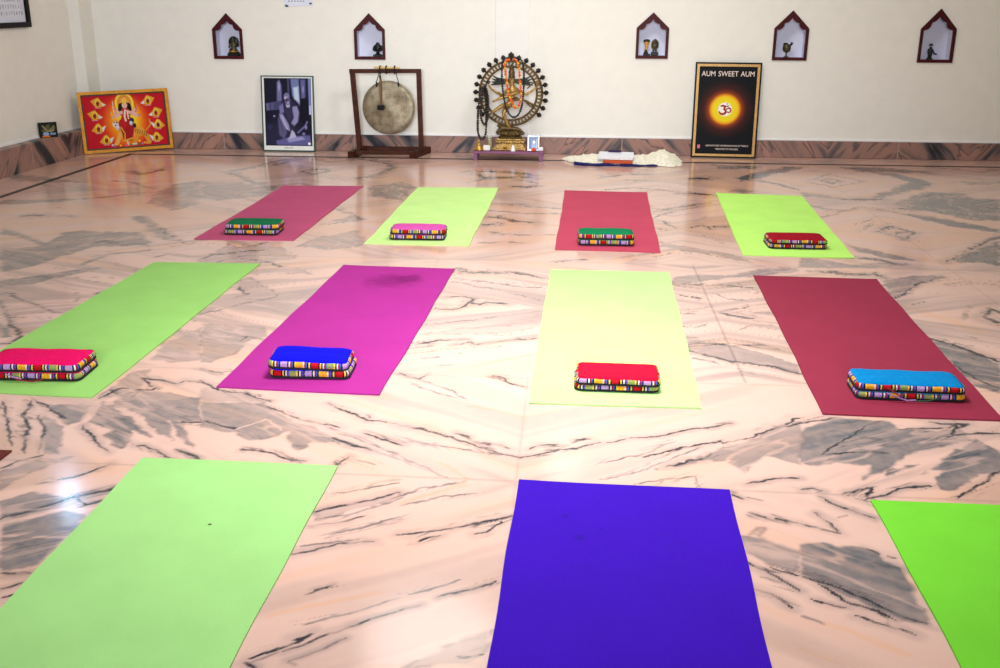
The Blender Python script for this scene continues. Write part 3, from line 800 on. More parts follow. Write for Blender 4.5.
def cushion(x,y,rz,w,d,rgb,label,seed,h=.037,tilt=(0,0),shift=(0,0,0),ties=None):
    t=thing('folded_cushion',(x,y,.0066),label,'cushion',GC,rz)
    cov=plain('velvet_'+str(seed),rgb,rough=.95,var=.09,scale=55,bump=.2,spec=.1)
    for lay,(nm,z) in enumerate((('lower_pad',h*.50),('upper_pad',h*1.36))):
        b,e,pp=pad(w/2-.004,d/2-.004,h,.022,.004 if lay else .002,seed*3+lay)
        off=seed*.037+lay*.085
        e.a=[q+off for q in e.a]
        M=Matrix.Identity(4)
        if lay: M=Matrix.Translation((shift[0],shift[1],0))@Matrix.Rotation(R(shift[2]),4,'Z')@Matrix.Rotation(R(tilt[0]),4,'Y')@Matrix.Rotation(R(tilt[1]),4,'X')
        b.v=[tuple(M@Vector(p)+Vector((0,0,z))) for p in b.v]; e.v=[tuple(M@Vector(p)+Vector((0,0,z))) for p in e.v]; pp.v=[tuple(M@Vector(p)+Vector((0,0,z))) for p in pp.v]
        o=b.build(nm,cov,t,smooth='all',local=True); e.build('striped_border',M_stripe,o,smooth='all',local=True,attr='run'); pp.build('dark_edge',M_edging,o,smooth='all',local=True)
    # the hinge where the two halves fold into each other, at the far side
    m=MB(); m.tube([(-w*.42,d/2-.006,h*.85),(0,d/2-.003,h*.85),(w*.42,d/2-.006,h*.85)],[.010,.012,.010],8)
    m.build('fold_hinge',cov,t,smooth=True,local=True)
    if ties:
        for k,(tx,pts) in enumerate(ties):
            m=MB(); m.tube([(tx+a,-d/2-.009+b,c) for a,b,c in pts],.0028,6); m.build('tie_cord',plain('cord_%d_%d'%(seed,k),[(140,28,40),(170,120,180),(40,80,50)][k%3],rough=.9,var=.4,scale=200),t,smooth=True,local=True)
    return t
cushion(-1.900,5.960,R(1),.322,.185,(18,104,66),'dark green topped striped cushion, leftmost of the back row',1,shift=(.006,.004,1.5))
cushion(-.886,5.905,R(1.5),.325,.165,(206,84,168),'pink topped striped cushion on the lime mat of the back row',2,shift=(.004,0,-1))
cushion(.229,5.86,R(1),.320,.165,(16,122,76),'green topped striped cushion on the rosy maroon mat in the back row',3,shift=(-.002,.003,1),h=.039)
cushion(1.326,5.895,R(0),.325,.20,(150,10,34),'striped cushion with a dark red top on the bright lime mat of the back row',4,shift=(.004,.004,1),h=.030)
cushion(-1.978,3.50,R(2),.362,.185,(214,8,92),'striped cushion with a hot pink top on the dull green mat at the left edge',5,shift=(-.004,.003,0),ties=[(-.02,[(-.05,0,.022),(-.02,-.006,.008),(.03,-.008,.004),(.07,-.003,.012)]),(-.06,[(-.03,0,.03),(0,-.006,.02),(.03,-.003,.012)])])
cushion(-.953,3.600,R(1.5),.298,.18,(8,8,206),'striped cushion with a royal blue top on the magenta mat',6,tilt=(2.5,0),shift=(-.008,.0,2),h=.039)
cushion(.196,3.563,R(-.5),.303,.185,(188,10,48),'striped cushion with a crimson top on the pale yellow green mat',7,shift=(.006,-.002,-.6),h=.028)
cushion(1.246,3.552,R(-1),.378,.165,(0,122,186),'striped cushion with a turquoise top on the dark maroon mat',8,shift=(.0,.003,-1),h=.033,
        ties=[(-.03,[(-.06,0,.05),(-.035,-.008,.036),(-.015,-.008,.024),(.0,-.004,.028)]),(-.02,[(-.07,0,.030),(-.04,-.007,.020),(.0,-.010,.008),(.03,-.008,.010)]),(.07,[(-.06,-.006,.006),(-.02,-.009,.008),(.02,-.006,.02),(.03,0,.034)])])

# ------------------------------------------------------------------ wall niches and their figures
M_mahog=plain('dark_red_wood',(66,4,12),rough=.5,spec=.2,var=.3,scale=25)
M_nwhite=plain('niche_paint',(222,222,240),rough=.7,var=.02,scale=12)
M_bronze=plain('dark_bronze',(74,66,38),rough=.42,metal=.5,var=.5,scale=60)
M_dark=plain('blackened_bronze',(18,22,18),rough=.45,metal=.3,var=.4,scale=60)
M_gold=plain('polished_brass',(196,156,74),rough=.34,metal=.75,var=.25,scale=40)
M_goldmat=plain('gilt',(214,160,52),rough=.45,metal=.2,var=.2,scale=40)
def niche(k,cx,z0,label):
    t=thing('wall_niche',(cx,YW,z0),label,'niche','pointed niches in the back wall')
    NW,NSH,NAP=NDIM[k]; out=penta(cx,z0,NW,NSH,NAP)
    # recess box, open to the room
    inn=hole(cx,z0,NW,NSH,NAP); D=.15
    m=MB(); n=5
    v=[(a,YW,b) for a,b in inn]+[(a,YW+D,b) for a,b in inn]
    m.add(v,[(5,6,7,8,9)]+[(i,(i+1)%5,(i+1)%5+5,i+5) for i in range(5)])
    m.build('recess',M_nwhite,t)
    # frame with cusped arch: outer and inner loops of equal count
    def along(P,cnt):
        res=[]
        for i in range(len(P)):
            a=P[i]; b=P[(i+1)%len(P)]
            for q in range(cnt[i]): s=q/cnt[i]; res.append((a[0]+(b[0]-a[0])*s,a[1]+(b[1]-a[1])*s))
        return res
    S=14
    O=along(out,[2,2,S,S,2])
    w=NW/2-.024; zi=z0+.026; zs=z0+NSH-.012; za=z0+NAP-.050
    I=along([(cx-w,zi),(cx+w,zi),(cx+w,zs),(cx,za),(cx-w,zs)],[2,2,S,S,2])
    def cusp(s):     # two inward-bulging scallops per slope
        return -.020*abs(math.sin(PI*s*2))**.8 if s<.5 else -.014*abs(math.sin(PI*s*2))**.8
    for q in range(S):
        s=q/S
        a=I[4+q]; I[4+q]=(a[0]+cusp(s)*.62,a[1]+cusp(s)*.78)
        s2=1-s; b=I[4+S+q]; I[4+S+q]=(b[0]-cusp(s2)*.62,b[1]+cusp(s2)*.78)
    m=MB(); m.frame2(O,I,lambda a,b,d:(a,YW-d,b),.016,-.012); m.build('frame',M_mahog,t)
    return t
for k,((x,z),lab) in enumerate(zip(NX,['pointed dark red niche holding a seated bronze figure, leftmost of the five','pointed dark red framed niche directly above the gong holding one black figure','pointed dark red framed niche holding two small figures, above the sheepskin','pointed dark red framed niche with a goblet in it, right of the sun poster','pointed dark red framed niche nearest the right edge, holding a small upright figure'])):
    niche(k,x,z,lab)

def skin(name,pts,edges,rad,mat,parent=None,sub=1,root=0,local=False):
    me=bpy.data.meshes.new(name); off=wloc(parent) if (parent is not None and not local) else Vector((0,0,0))
    me.from_pydata([tuple(Vector(p)-off) for p in pts],edges,[])
    o=bpy.data.objects.new(name,me); C.objects.link(o)
    md=o.modifiers.new('skin','SKIN'); md.use_smooth_shade=True
    for i,v in enumerate(me.skin_vertices[0].data):
        r=rad[i]; v.radius=(r,r) if not hasattr(r,'__len__') else r; v.use_root=(i==root)
    if sub:
        s=o.modifiers.new('sub','SUBSURF'); s.levels=sub; s.render_levels=sub
    dg=bpy.context.evaluated_depsgraph_get(); dg.update()
    new=bpy.data.meshes.new_from_object(o.evaluated_get(dg)); o.modifiers.clear(); o.data=new; bpy.data.meshes.remove(me)
    new.name=name; new.materials.clear(); new.materials.append(mat)
    new.polygons.foreach_set('use_smooth',[True]*len(new.polygons))
    if parent is not None: o.parent=parent
    return o
FY=YW+.055     # where the figures stand in the niche
def nz(k): return NX[k][1]+.0236
# seated many-armed figure with halo
bx,bz=-3.105,nz(0)
t=thing('seated_figurine',(bx,FY,bz),'dark bronze seated figurine with gilt base in the leftmost niche','figurine')
m=MB(); m.box((bx,FY,bz+.012),(.108,.06,.024),bev=.004); m.box((bx,FY,bz+.03),(.092,.05,.014),bev=.004); m.build('base',M_dark,t)
m=MB(); m.ball((bx,FY-.004,bz+.042),(.046,.028,.013),12,6); m.build('lotus_seat',M_goldmat,t,True)
h_=bz+.05
P=[(bx,FY,h_),(bx,FY,h_+.03),(bx,FY,h_+.058),(bx,FY,h_+.074),(bx,FY-.002,h_+.094),(bx,FY,h_+.122),
   (bx-.024,FY,h_+.058),(bx-.040,FY-.012,h_+.03),(bx-.030,FY-.022,h_+.018),(bx+.024,FY,h_+.058),(bx+.042,FY-.01,h_+.055),(bx+.050,FY-.018,h_+.078),
   (bx-.034,FY-.016,h_+.0),(bx-.006,FY-.026,h_-.004),(bx+.034,FY-.016,h_),(bx+.010,FY-.026,h_-.004)]
skin('body',P,[(0,1),(1,2),(2,3),(3,4),(4,5),(2,6),(6,7),(7,8),(2,9),(9,10),(10,11),(0,12),(12,13),(0,14),(14,15)],[.022,.018,.020,.009,.0155,.008,.010,.008,.007,.010,.008,.006,.013,.009,.013,.009],M_bronze,t)
m=MB(); m.tube([(bx+.042*math.cos(a),FY+.014,h_+.066+.052*math.sin(a)) for a in [R(-40+i*13) for i in range(21)]],.007,6)
m.ball((bx,FY+.016,h_+.07),(.04,.006,.05),12,8); m.build('halo',M_dark,t,True)
# black bust with a block beside it
bx,bz=-1.765,nz(1)
t=thing('black_figurine',(bx,FY,bz),'black figurine with round head in the niche over the gong','figurine')
m=MB(); m.box((bx,FY,bz+.009),(.082,.05,.018),bev=.004); m.lathe([(.030,.018),(.012,.03),(.016,.042)],(bx,FY,bz),14); m.build('base',M_dark,t,True)
P=[(bx,FY,bz+.04),(bx,FY,bz+.07),(bx,FY,bz+.092),(bx,FY,bz+.108),(bx,FY,bz+.128),(bx-.028,FY,bz+.088),(bx-.038,FY-.01,bz+.06),(bx-.012,FY-.02,bz+.052),(bx+.028,FY,bz+.088),(bx+.038,FY-.01,bz+.06),(bx+.012,FY-.02,bz+.052)]
skin('body',P,[(0,1),(1,2),(2,3),(3,4),(2,5),(5,6),(6,7),(2,8),(8,9),(9,10)],[.024,.027,.026,.012,.021,.014,.012,.010,.014,.012,.010],M_dark,t)
m=MB(); m.box((bx+.046,FY,bz+.078),(.03,.03,.04),bev=.006); m.build('side_block',M_dark,t)
# golden flared figure and dark oval figure in the third niche
bx,bz=.668,nz(2)
t=thing('golden_hooded_figurine',(bx,FY,bz),'golden flaring figurine with a dark cap in the niche above the sheepskin','figurine')
m=MB(); m.box((bx+.004,FY,bz+.008),(.062,.045,.016),bev=.004); m.lathe([(.022,.016),(.012,.04),(.009,.05)],(bx-.004,FY,bz),12); m.build('base',M_dark,t,True)
m=MB(); m.lathe([(.008,.045),(.010,.06),(.015,.085),(.024,.108),(.028,.122)],(bx,FY,bz),16,sy=.6); m.build('hood',M_goldmat,t,True)
m=MB(); m.lathe([(.029,.118),(.030,.128),(.022,.138),(.004,.142)],(bx,FY,bz),16,sy=.6); m.build('cap',M_dark,t,True)
bx=.742
t=thing('dark_oval_figurine',(bx,FY,bz),'dark leafy oval figurine on a block in the niche above the sheepskin','figurine')
m=MB(); m.box((bx,FY,bz+.015),(.064,.045,.03),bev=.004); m.build('base',M_dark,t)
m=MB()
for s in (-1,1): m.tube([(bx+s*.013,FY,bz+.028),(bx+s*.010,FY,bz+.06)],[.006,.009],8)
m.build('legs',M_bronze,t,True)
m=MB(); m.lathe([(.010,.052),(.030,.066),(.031,.09),(.026,.115),(.013,.135),(.003,.145)],(bx,FY,bz),14,sy=.55)
for i in range(16): a=2*PI*i/16; m.ball((bx+.028*math.cos(a),FY-.006,bz+.095+.040*math.sin(a)),.008,6,4)
m.ball((bx,FY-.016,bz+.112),.011); m.build('body',M_bronze,t,True)
# goblet
bx,bz=1.905,nz(3)
t=thing('bronze_goblet',(bx,FY,bz),'dark bronze goblet on a thin stem in a niche right of the sun poster','ornament')
m=MB(); m.lathe([(.026,0),(.024,.005),(.008,.012),(.005,.03),(.006,.042)],(bx,FY,bz),16); m.build('stem',M_bronze,t,True)
m=MB(); m.lathe([(.008,.040),(.030,.052),(.037,.075),(.034,.098),(.030,.11),(.022,.113)],(bx,FY,bz),16,sy=.8); m.build('cup',M_bronze,t,True)
m=MB(); m.ball((bx-.012,FY,bz+.112),(.024,.02,.014),10,6); m.tube([(bx+.022,FY,bz+.095),(bx+.036,FY,bz+.118),(bx+.034,FY,bz+.134)],[.008,.006,.003],6); m.tube([(bx+.03,FY,bz+.1),(bx+.046,FY,bz+.116),(bx+.050,FY,bz+.13)],[.007,.005,.003],6); m.build('lid',M_dark,t,True)
# small upright figure with arm out
bx,bz=3.152,nz(4)
t=thing('upright_figurine',(bx,FY,bz),'small black upright figurine with one arm out in the rightmost niche','figurine')
m=MB(); m.lathe([(.028,0),(.026,.008),(.014,.02)],(bx,FY,bz),14); m.build('base',M_dark,t,True)
P=[(bx,FY,bz+.03),(bx,FY,bz+.06),(bx,FY,bz+.085),(bx,FY,bz+.098),(bx,FY,bz+.112),(bx+.018,FY,bz+.08),(bx+.03,FY-.01,bz+.05),(bx+.056,FY-.016,bz+.047),(bx-.018,FY,bz+.08),(bx-.022,FY-.01,bz+.05),(bx-.012,FY,bz+.012),(bx+.012,FY,bz+.012)]
skin('body',P,[(0,1),(1,2),(2,3),(3,4),(2,5),(5,6),(6,7),(2,8),(8,9),(0,10),(0,11)],[.016,.016,.018,.009,.015,.009,.008,.007,.009,.008,.010,.010],M_dark,t)
m=MB(); m.lathe([(.016,.116),(.017,.122),(.015,.126),(.014,.134),(.004,.137)],(bx,FY,bz),14); m.build('hat',M_dark,t,True)

# ------------------------------------------------------------------ printed pictures
class Canvas:
    """small colour field painted by shapes; unit = picture height, y downwards"""
    def __init__(s,A,n,bg):
        s.A=A; s.nx=int(n*A); s.ny=n
        s.X,s.Y=np.meshgrid((np.arange(s.nx+1)/s.nx)*A,np.arange(n+1)/n); s.c=np.zeros(s.X.shape+(3,)); s.c[:]=lin(bg); s.e=.9/n
    def mix(s,k,rgb): s.c[:]=s.c*(1-k[...,None])+np.array(lin(rgb))*k[...,None]; return s
    def ell(s,x,y,rx,ry,rgb,rot=0,soft=None,k=1):
        dx,dy=s.X-x,s.Y-y; c,n=math.cos(R(rot)),math.sin(R(rot)); u=(dx*c+dy*n)/rx; v=(-dx*n+dy*c)/ry
        q=np.hypot(u,v); so=soft if soft else s.e/min(rx,ry)
        return s.mix(k*sstep(1+so/2 if not soft else 1,1-so/2 if not soft else 1-so,q),rgb)
    def poly(s,pts,rgb,k=1,soft=1):
        d=np.full(s.X.shape,9.0); ins=np.zeros(s.X.shape,bool); m=len(pts)
        for i in range(m):
            a,b=pts[i],pts[(i+1)%m]; ex,ey=b[0]-a[0],b[1]-a[1]; l=max(ex*ex+ey*ey,1e-9)
            t=np.clip(((s.X-a[0])*ex+(s.Y-a[1])*ey)/l,0,1); d=np.minimum(d,np.hypot(s.X-a[0]-t*ex,s.Y-a[1]-t*ey))
            if abs(ey)>1e-9: ins^=((a[1]>s.Y)!=(b[1]>s.Y))&(s.X<a[0]+(s.Y-a[1])/ey*ex)
        sd=np.where(ins,d,-d); return s.mix(k*sstep(-s.e*soft,s.e*soft,sd),rgb)
    def line(s,pts,w,rgb,k=1):
        d=np.full(s.X.shape,9.0)
        for a,b in zip(pts,pts[1:]):
            ex,ey=b[0]-a[0],b[1]-a[1]; l=max(ex*ex+ey*ey,1e-9); t=np.clip(((s.X-a[0])*ex+(s.Y-a[1])*ey)/l,0,1); d=np.minimum(d,np.hypot(s.X-a[0]-t*ex,s.Y-a[1]-t*ey))
        return s.mix(k*sstep(w/2+s.e,max(w/2-s.e,0),d),rgb)
    def mesh(s,name,fn,x0,y0,W,H,d,mat,parent):
        off=wloc(parent); nx,ny=s.nx,s.ny
        co=[tuple(Vector(fn(x0+W*i/nx,y0+H*(1-j/ny),d))-off) for j in range(ny+1) for i in range(nx+1)]
        w=nx+1; f=[(j*w+i,(j+1)*w+i,(j+1)*w+i+1,j*w+i+1) for j in range(ny) for i in range(nx)]
        me=bpy.data.meshes.new(name); me.from_pydata(co,[],f); at=me.attributes.new('col','FLOAT_COLOR','POINT')
        at.data.foreach_set('color',np.concatenate([np.clip(s.c,0,1).reshape(-1,3),np.ones((s.c.size//3,1))],1).astype(np.float32).ravel())
        me.materials.append(mat); o=bpy.data.objects.new(name,me); C.objects.link(o); o.parent=parent; return o
M_print=attrcol('printed_paper',.5,.12)
def leaning(B0,B1,lean):
    B0=Vector(B0);B1=Vector(B1); ex=(B1-B0); W=ex.length; ex.normalize(); n=Vector((ex.y,-ex.x,0)); l=R(lean)
    ey=Vector((0,0,1))*math.cos(l)-n*math.sin(l); en=n*math.cos(l)+Vector((0,0,1))*math.sin(l)
    return (lambda a,b,d: B0+ex*a+ey*b+en*d), W
def rect(x0,y0,x1,y1): return [(x0,y0),(x1,y0),(x1,y1),(x0,y1)]
def text(name,body,size,fn,x,y,d,mat,parent,align='CENTER',sx=1.0):
    cu=bpy.data.curves.new(name,'FONT'); cu.body=body; cu.size=size; cu.align_x=align; cu.resolution_u=3
    o=bpy.data.objects.new(name,cu); C.objects.link(o)
    dg=bpy.context.evaluated_depsgraph_get(); dg.update(); me=bpy.data.meshes.new_from_object(o.evaluated_get(dg)); bpy.data.objects.remove(o); bpy.data.curves.remove(cu)
    off=wloc(parent)
    for v in me.vertices: v.co=Vector(fn(x+v.co.x*sx,y+v.co.y,d))-off
    me.name=name; me.materials.clear(); me.materials.append(mat); o=bpy.data.objects.new(name,me); C.objects.link(o); o.parent=parent; return o
M_goldframe=plain('golden_frame',(214,146,22),rough=.38,metal=.15,var=.2,scale=30)
M_blackf=plain('black_frame',(9,9,11),rough=.5,spec=.15,var=.3)
M_darkline=plain('dark_inner_moulding',(60,40,14),rough=.5,var=.8,scale=90)
M_card=plain('backing_board',(110,88,62),rough=.9)
# --- golden framed devotional print in the corner
fn,W=leaning((-4.388,8.985,.001),(-3.72,9.398,.014),6.0); H=.545; fw=.027
t=thing('framed_deity_print',(-4.05,9.18,0),'red devotional print in a gold frame leaning in the left corner','picture')
m=MB(); m.frame2(rect(0,0,W,H),rect(fw,fw,W-fw,H-fw),fn,.024,0); m.build('frame',M_goldframe,t)
m=MB(); m.frame2(rect(fw,fw,W-fw,H-fw),rect(fw+.012,fw+.012,W-fw-.012,H-fw-.012),fn,.018,.002); m.build('inner_moulding',M_darkline,t)
m=MB(); m.prism(rect(.01,.01,W-.01,H-.01),fn,-.002,.004); m.build('backing',M_card,t)
i0=fw+.011; A=(W-2*i0)/(H-2*i0); c=Canvas(A,170,(196,16,38)); q=A
c.ell(.50*q,.52,.40*q,.66,(224,60,20),soft=.5); c.ell(.50*q,.52,.30*q,.56,(250,150,20),soft=.6); c.ell(.51*q,.45,.22*q,.42,(252,214,40),soft=.7)
c.ell(.505*q,.16,.115*q,.19,(250,220,70)); c.ell(.505*q,.16,.088*q,.15,(226,150,60)); c.ell(.505*q,.16,.06*q,.11,(250,214,120),soft=.8)
def stroke(p,w,col): c.line([(a*q,b) for a,b in p],w,col)
# tiger
stroke([(.60,.72),(.70,.74),(.74,.83),(.76,.93)],.085,(222,150,52)); stroke([(.58,.72),(.66,.72)],.17,(232,160,60)); stroke([(.40,.56),(.42,.72),(.36,.92)],.075,(236,176,80)); stroke([(.44,.66),(.58,.70)],.15,(230,160,60)); stroke([(.62,.78),(.58,.94)],.07,(222,150,52)); stroke([(.74,.70),(.80,.60),(.79,.50)],.025,(222,150,52))
for k in range(7): stroke([(.60+.022*k,.66+.012*k),(.605+.022*k,.74+.014*k)],.010,(60,34,20))
c.ell(.375*q,.545,.050*q,.075,(236,170,80)); c.ell(.36*q,.555,.026*q,.05,(240,234,226)); c.ell(.395*q,.60,.035*q,.06,(214,216,220)); c.ell(.355*q,.525,.009*q,.014,(24,24,24)); c.ell(.385*q,.525,.009*q,.014,(24,24,24)); c.ell(.366*q,.575,.012*q,.014,(90,40,36))
for k in range(4): stroke([(.40+.012*k,.64+.02*k),(.43+.012*k,.62+.02*k)],.012,(90,90,100))
stroke([(.36,.92),(.33,.945)],.05,(236,176,80)); stroke([(.58,.94),(.55,.955)],.045,(226,160,60)); stroke([(.76,.93),(.73,.95)],.045,(226,160,60))
# hair, body, garments
c.ell(.455*q,.28,.035*q,.12,(22,16,20)); c.ell(.555*q,.28,.035*q,.12,(22,16,20)); c.ell(.505*q,.20,.045*q,.07,(22,16,20))
stroke([(.505,.32),(.505,.48)],.15,(196,40,60)); stroke([(.46,.33),(.39,.42),(.41,.36)],.045,(236,190,170)); stroke([(.55,.33),(.63,.42),(.62,.34)],.045,(236,190,170))
for dx,dy in ((-.13,.30),(-.16,.37),(-.12,.22),(.13,.28),(.17,.36),(.14,.20)): stroke([(.505+dx*.35,.36),(.505+dx,dy+.06)],.028,(230,176,170)); c.ell((.505+dx)*q,dy+.05,.013*q,.022,(206,120,170))
stroke([(.365,.12),(.36,.24),(.37,.36)],.012,(228,228,214)); stroke([(.63,.17),(.645,.30)],.014,(200,40,40)); stroke([(.33,.32),(.345,.46)],.010,(232,214,150))
c.poly([(.45*q,.42),(.56*q,.42),(.60*q,.60),(.555*q,.88),(.45*q,.90),(.42*q,.60)],(168,20,32)); c.ell(.455*q,.56,.05*q,.10,(190,30,30)); stroke([(.45,.88),(.51,.86),(.56,.84)],.03,(230,170,50)); stroke([(.43,.62),(.47,.74),(.46,.88)],.016,(238,186,60)); stroke([(.505,.30),(.49,.42),(.50,.50)],.035,(240,214,190)); stroke([(.53,.31),(.535,.46)],.022,(240,220,200))
c.ell(.505*q,.205,.033*q,.058,(244,196,172)); c.ell(.505*q,.12,.03*q,.06,(244,196,70)); c.ell(.497*q,.20,.004*q,.006,(30,20,20)); c.ell(.514*q,.20,.004*q,.006,(30,20,20)); c.ell(.505*q,.232,.007*q,.005,(170,20,30))
c.ell(.575*q,.50,.026*q,.05,(26,44,60)); c.ell(.60*q,.60,.022*q,.045,(30,40,58)); c.ell(.56*q,.55,.02*q,.04,(190,214,224)); stroke([(.49,.90),(.50,.955)],.04,(238,190,150))
for x,y,rgb in ((.30,.95,(220,200,220)),(.40,.965,(250,190,60)),(.64,.90,(252,220,60)),(.70,.94,(250,180,60)),(.67,.955,(216,120,200)),(.47,.97,(240,90,160)),(.33,.97,(120,120,190)),(.60,.965,(216,60,140))): c.ell(x*q,y,.012*q,.02,rgb)
stroke([(.52,.962),(.66,.962)],.022,(40,110,40)); stroke([(.55,.955),(.60,.955)],.02,(230,240,230))
# eight leaf shaped medallions
for x,y,s in ((.185,.135,1),(.13,.365,1),(.155,.615,1),(.235,.84,1),(.80,.135,-1),(.885,.37,-1),(.895,.60,-1),(.86,.845,-1)):
    c.poly([((x-.085*s)*q,y-.02+(.06 if y>.5 else -.02)),((x-.02*s)*q,y-.085),((x+.01*s)*q,y-.10),((x+.04*s)*q,y-.03),((x+.095*s)*q,y+(-.05 if y>.5 else .045)),((x+.05*s)*q,y+.075),((x-.03*s)*q,y+.085)],(222,168,54))
    c.poly([((x+.04*s)*q,y),((x+.095*s)*q,y+(-.05 if y>.5 else .045)),((x+.055*s)*q,y+.07)],(226,226,236)); c.ell(x*q,y,.032*q,.075,(250,214,60)); c.ell(x*q,y+.015,.022*q,.052,(120,20,30)); c.ell(x*q,y-.03,.011*q,.02,(200,120,90)); c.ell((x+.008)*q,y+.03,.011*q,.02,(40,50,100) if s<0 and abs(y-.6)<.1 else (190,60,40)); stroke([(x-.035,y+.095),(x+.03,y+.095)],.008,(220,190,190))
c.mesh('print',fn,i0,i0,W-2*i0,H-2*i0,.0065,M_print,t)

# --- black and white photograph of a seated man
M_whitef=plain('white_mount',(236,238,232),rough=.5,var=.03); M_greenf=plain('dark_green_edge',(40,74,62),rough=.4,var=.3)
fn,W=leaning((-2.842,9.360,.001),(-2.352,9.360,.001),6.0); H=.682
t=thing('framed_portrait_photograph',(-2.64,9.37,0),'framed black and white photograph of a seated man, left of the gong','picture')
m=MB(); m.frame2(rect(0,0,W,H),rect(.010,.010,W-.010,H-.010),fn,.018,0); m.build('frame',M_greenf,t)
m=MB(); m.prism(rect(.009,.009,W-.009,H-.009),fn,0,.010); m.build('white_mount',M_whitef,t)
x0,y0,W2,H2=.028,.050,W-.052,H-.072; c=Canvas(W2/H2,190,(24,22,44)); q=W2/H2
c.ell(.3*q,.9,.7*q,.35,(40,38,66),soft=.7)
c.poly([(.02*q,.37),(.36*q,.33),(.36*q,.46),(.05*q,.48)],(70,70,110)); c.poly([(.03*q,.38),(.10*q,.37),(.10*q,.47),(.04*q,.48)],(96,96,140)); c.poly([(.14*q,.37),(.19*q,.36),(.19*q,.46),(.14*q,.46)],(88,88,130))
c.poly([(.28*q,.06),(.33*q,.03),(.37*q,.10),(.37*q,.33),(.27*q,.34)],(112,112,160),soft=3); c.ell(.32*q,.12,.03*q,.11,(160,160,206),soft=.8)
c.poly([(.50*q,.0),(.54*q,.0),(.54*q,.28),(.50*q,.26)],(70,70,116)); c.poly([(.57*q,.01),(.74*q,.01),(.75*q,.40),(.60*q,.26)],(110,122,172),soft=3); c.poly([(.62*q,.14),(.73*q,.12),(.745*q,.36),(.64*q,.30)],(190,206,232),soft=4); c.poly([(.78*q,.02),(.88*q,.02),(.87*q,.30),(.79*q,.30)],(96,96,150),soft=4); c.ell(.83*q,.16,.03*q,.08,(140,140,190),soft=.8)
c.poly([(.94*q,0),(.995*q,0),(.995*q,.54),(.95*q,.53)],(120,130,190)); c.poly([(.95*q,.40),(.99*q,.40),(.99*q,.53),(.95*q,.53)],(180,196,236)); c.poly([(.76*q,.30),(.93*q,.28),(.93*q,.72),(.76*q,.62)],(14,12,30))
# ground cloth and the seated figure
c.poly([(.22*q,.93),(.55*q,.86),(.95*q,.84),(.98*q,.99),(.25*q,.99)],(96,94,150),soft=3); c.poly([(.45*q,.90),(.78*q,.86),(.85*q,.90),(.5*q,.95)],(150,150,200),soft=3)
c.poly([(.40*q,.32),(.55*q,.29),(.66*q,.37),(.73*q,.45),(.72*q,.62),(.62*q,.74),(.36*q,.86),(.24*q,.83),(.26*q,.62),(.31*q,.46)],(44,40,70),soft=2)
c.poly([(.60*q,.42),(.69*q,.41),(.73*q,.50),(.70*q,.64),(.62*q,.70),(.56*q,.66),(.62*q,.58),(.57*q,.52)],(146,140,186),soft=3); c.poly([(.31*q,.42),(.39*q,.37),(.41*q,.50),(.33*q,.53)],(120,118,170),soft=3)
c.poly([(.31*q,.53),(.38*q,.53),(.50*q,.68),(.53*q,.78),(.44*q,.75),(.33*q,.63)],(150,146,190),soft=3); c.poly([(.28*q,.58),(.34*q,.60),(.46*q,.80),(.40*q,.90),(.30*q,.84)],(92,88,130),soft=3); c.line([(.36*q,.56),(.47*q,.75)],.02,(190,186,220),.7); c.line([(.31*q,.60),(.38*q,.80)],.014,(60,56,96),.8)
c.poly([(.57*q,.76),(.62*q,.80),(.66*q,.87),(.56*q,.89),(.48*q,.90),(.52*q,.86)],(186,180,216),soft=2)
c.ell(.475*q,.275,.062*q,.06,(120,116,160)); c.ell(.47*q,.29,.045*q,.02,(196,190,220)); c.ell(.495*q,.345,.055*q,.065,(104,98,140)); c.ell(.49*q,.325,.04*q,.014,(30,26,46)); c.ell(.505*q,.36,.022*q,.03,(150,144,184)); c.ell(.50*q,.405,.04*q,.035,(176,172,206)); c.ell(.50*q,.385,.02*q,.007,(40,34,60)); c.poly([(.42*q,.44),(.58*q,.42),(.62*q,.56),(.50*q,.62)],(54,50,82),soft=3)
c.line([(.70*q,.80),(.86*q,.70),(.90*q,.64)],.025,(110,108,160),.9); c.ell(.87*q,.72,.04*q,.05,(134,134,184),soft=.8); c.ell(.82*q,.82,.05*q,.03,(130,130,180),soft=.8); c.ell(.20*q,.56,.022*q,.014,(150,150,190)); c.ell(.10*q,.72,.08*q,.06,(50,48,84),soft=.8)
c.ell(.935*q,.985-.02,.028*q,.020,(246,248,240))
c.mesh('photograph',fn,x0,y0,W2,H2,.012,M_print,t)
m=MB()
for k in range(7): m.prism(rect(W*.5-.042+.012*k,.027,W*.5-.034+.012*k,.036-.003*(k%2)),fn,.0100,.0108)
m.build('caption',plain('grey_caption',(110,112,110),rough=.6),t)

# --- AUM SWEET AUM poster
fn,W=leaning((1.104,9.390,.001),(1.682,9.362,.001),4.2); H=.834
t=thing('framed_sun_poster',(1.41,9.38,0),'black framed AUM SWEET AUM poster with a glowing yellow sun','picture')
m=MB(); m.frame2(rect(0,0,W,H),rect(.014,.012,W-.014,H-.014),fn,.026,0); m.build('outer_frame',M_blackf,t)
m=MB(); m.frame2(rect(.014,.012,W-.014,H-.014),rect(.036,.032,W-.036,H-.036),fn,.022,.002); m.build('gilt_inner_frame',plain('gilt_moulding',(186,142,72),rough=.4,metal=.2,var=.35,scale=120),t)
m=MB(); m.prism(rect(.012,.012,W-.012,H-.012),fn,-.002,.003); m.build('backing',M_card,t)
x0,y0,W2,H2=.034,.030,W-.068,H-.064; c=Canvas(W2/H2,230,(6,8,14)); q=W2/H2
cx,cy=.485*q,.485; d=np.hypot(c.X-cx,(c.Y-cy)*1.02)
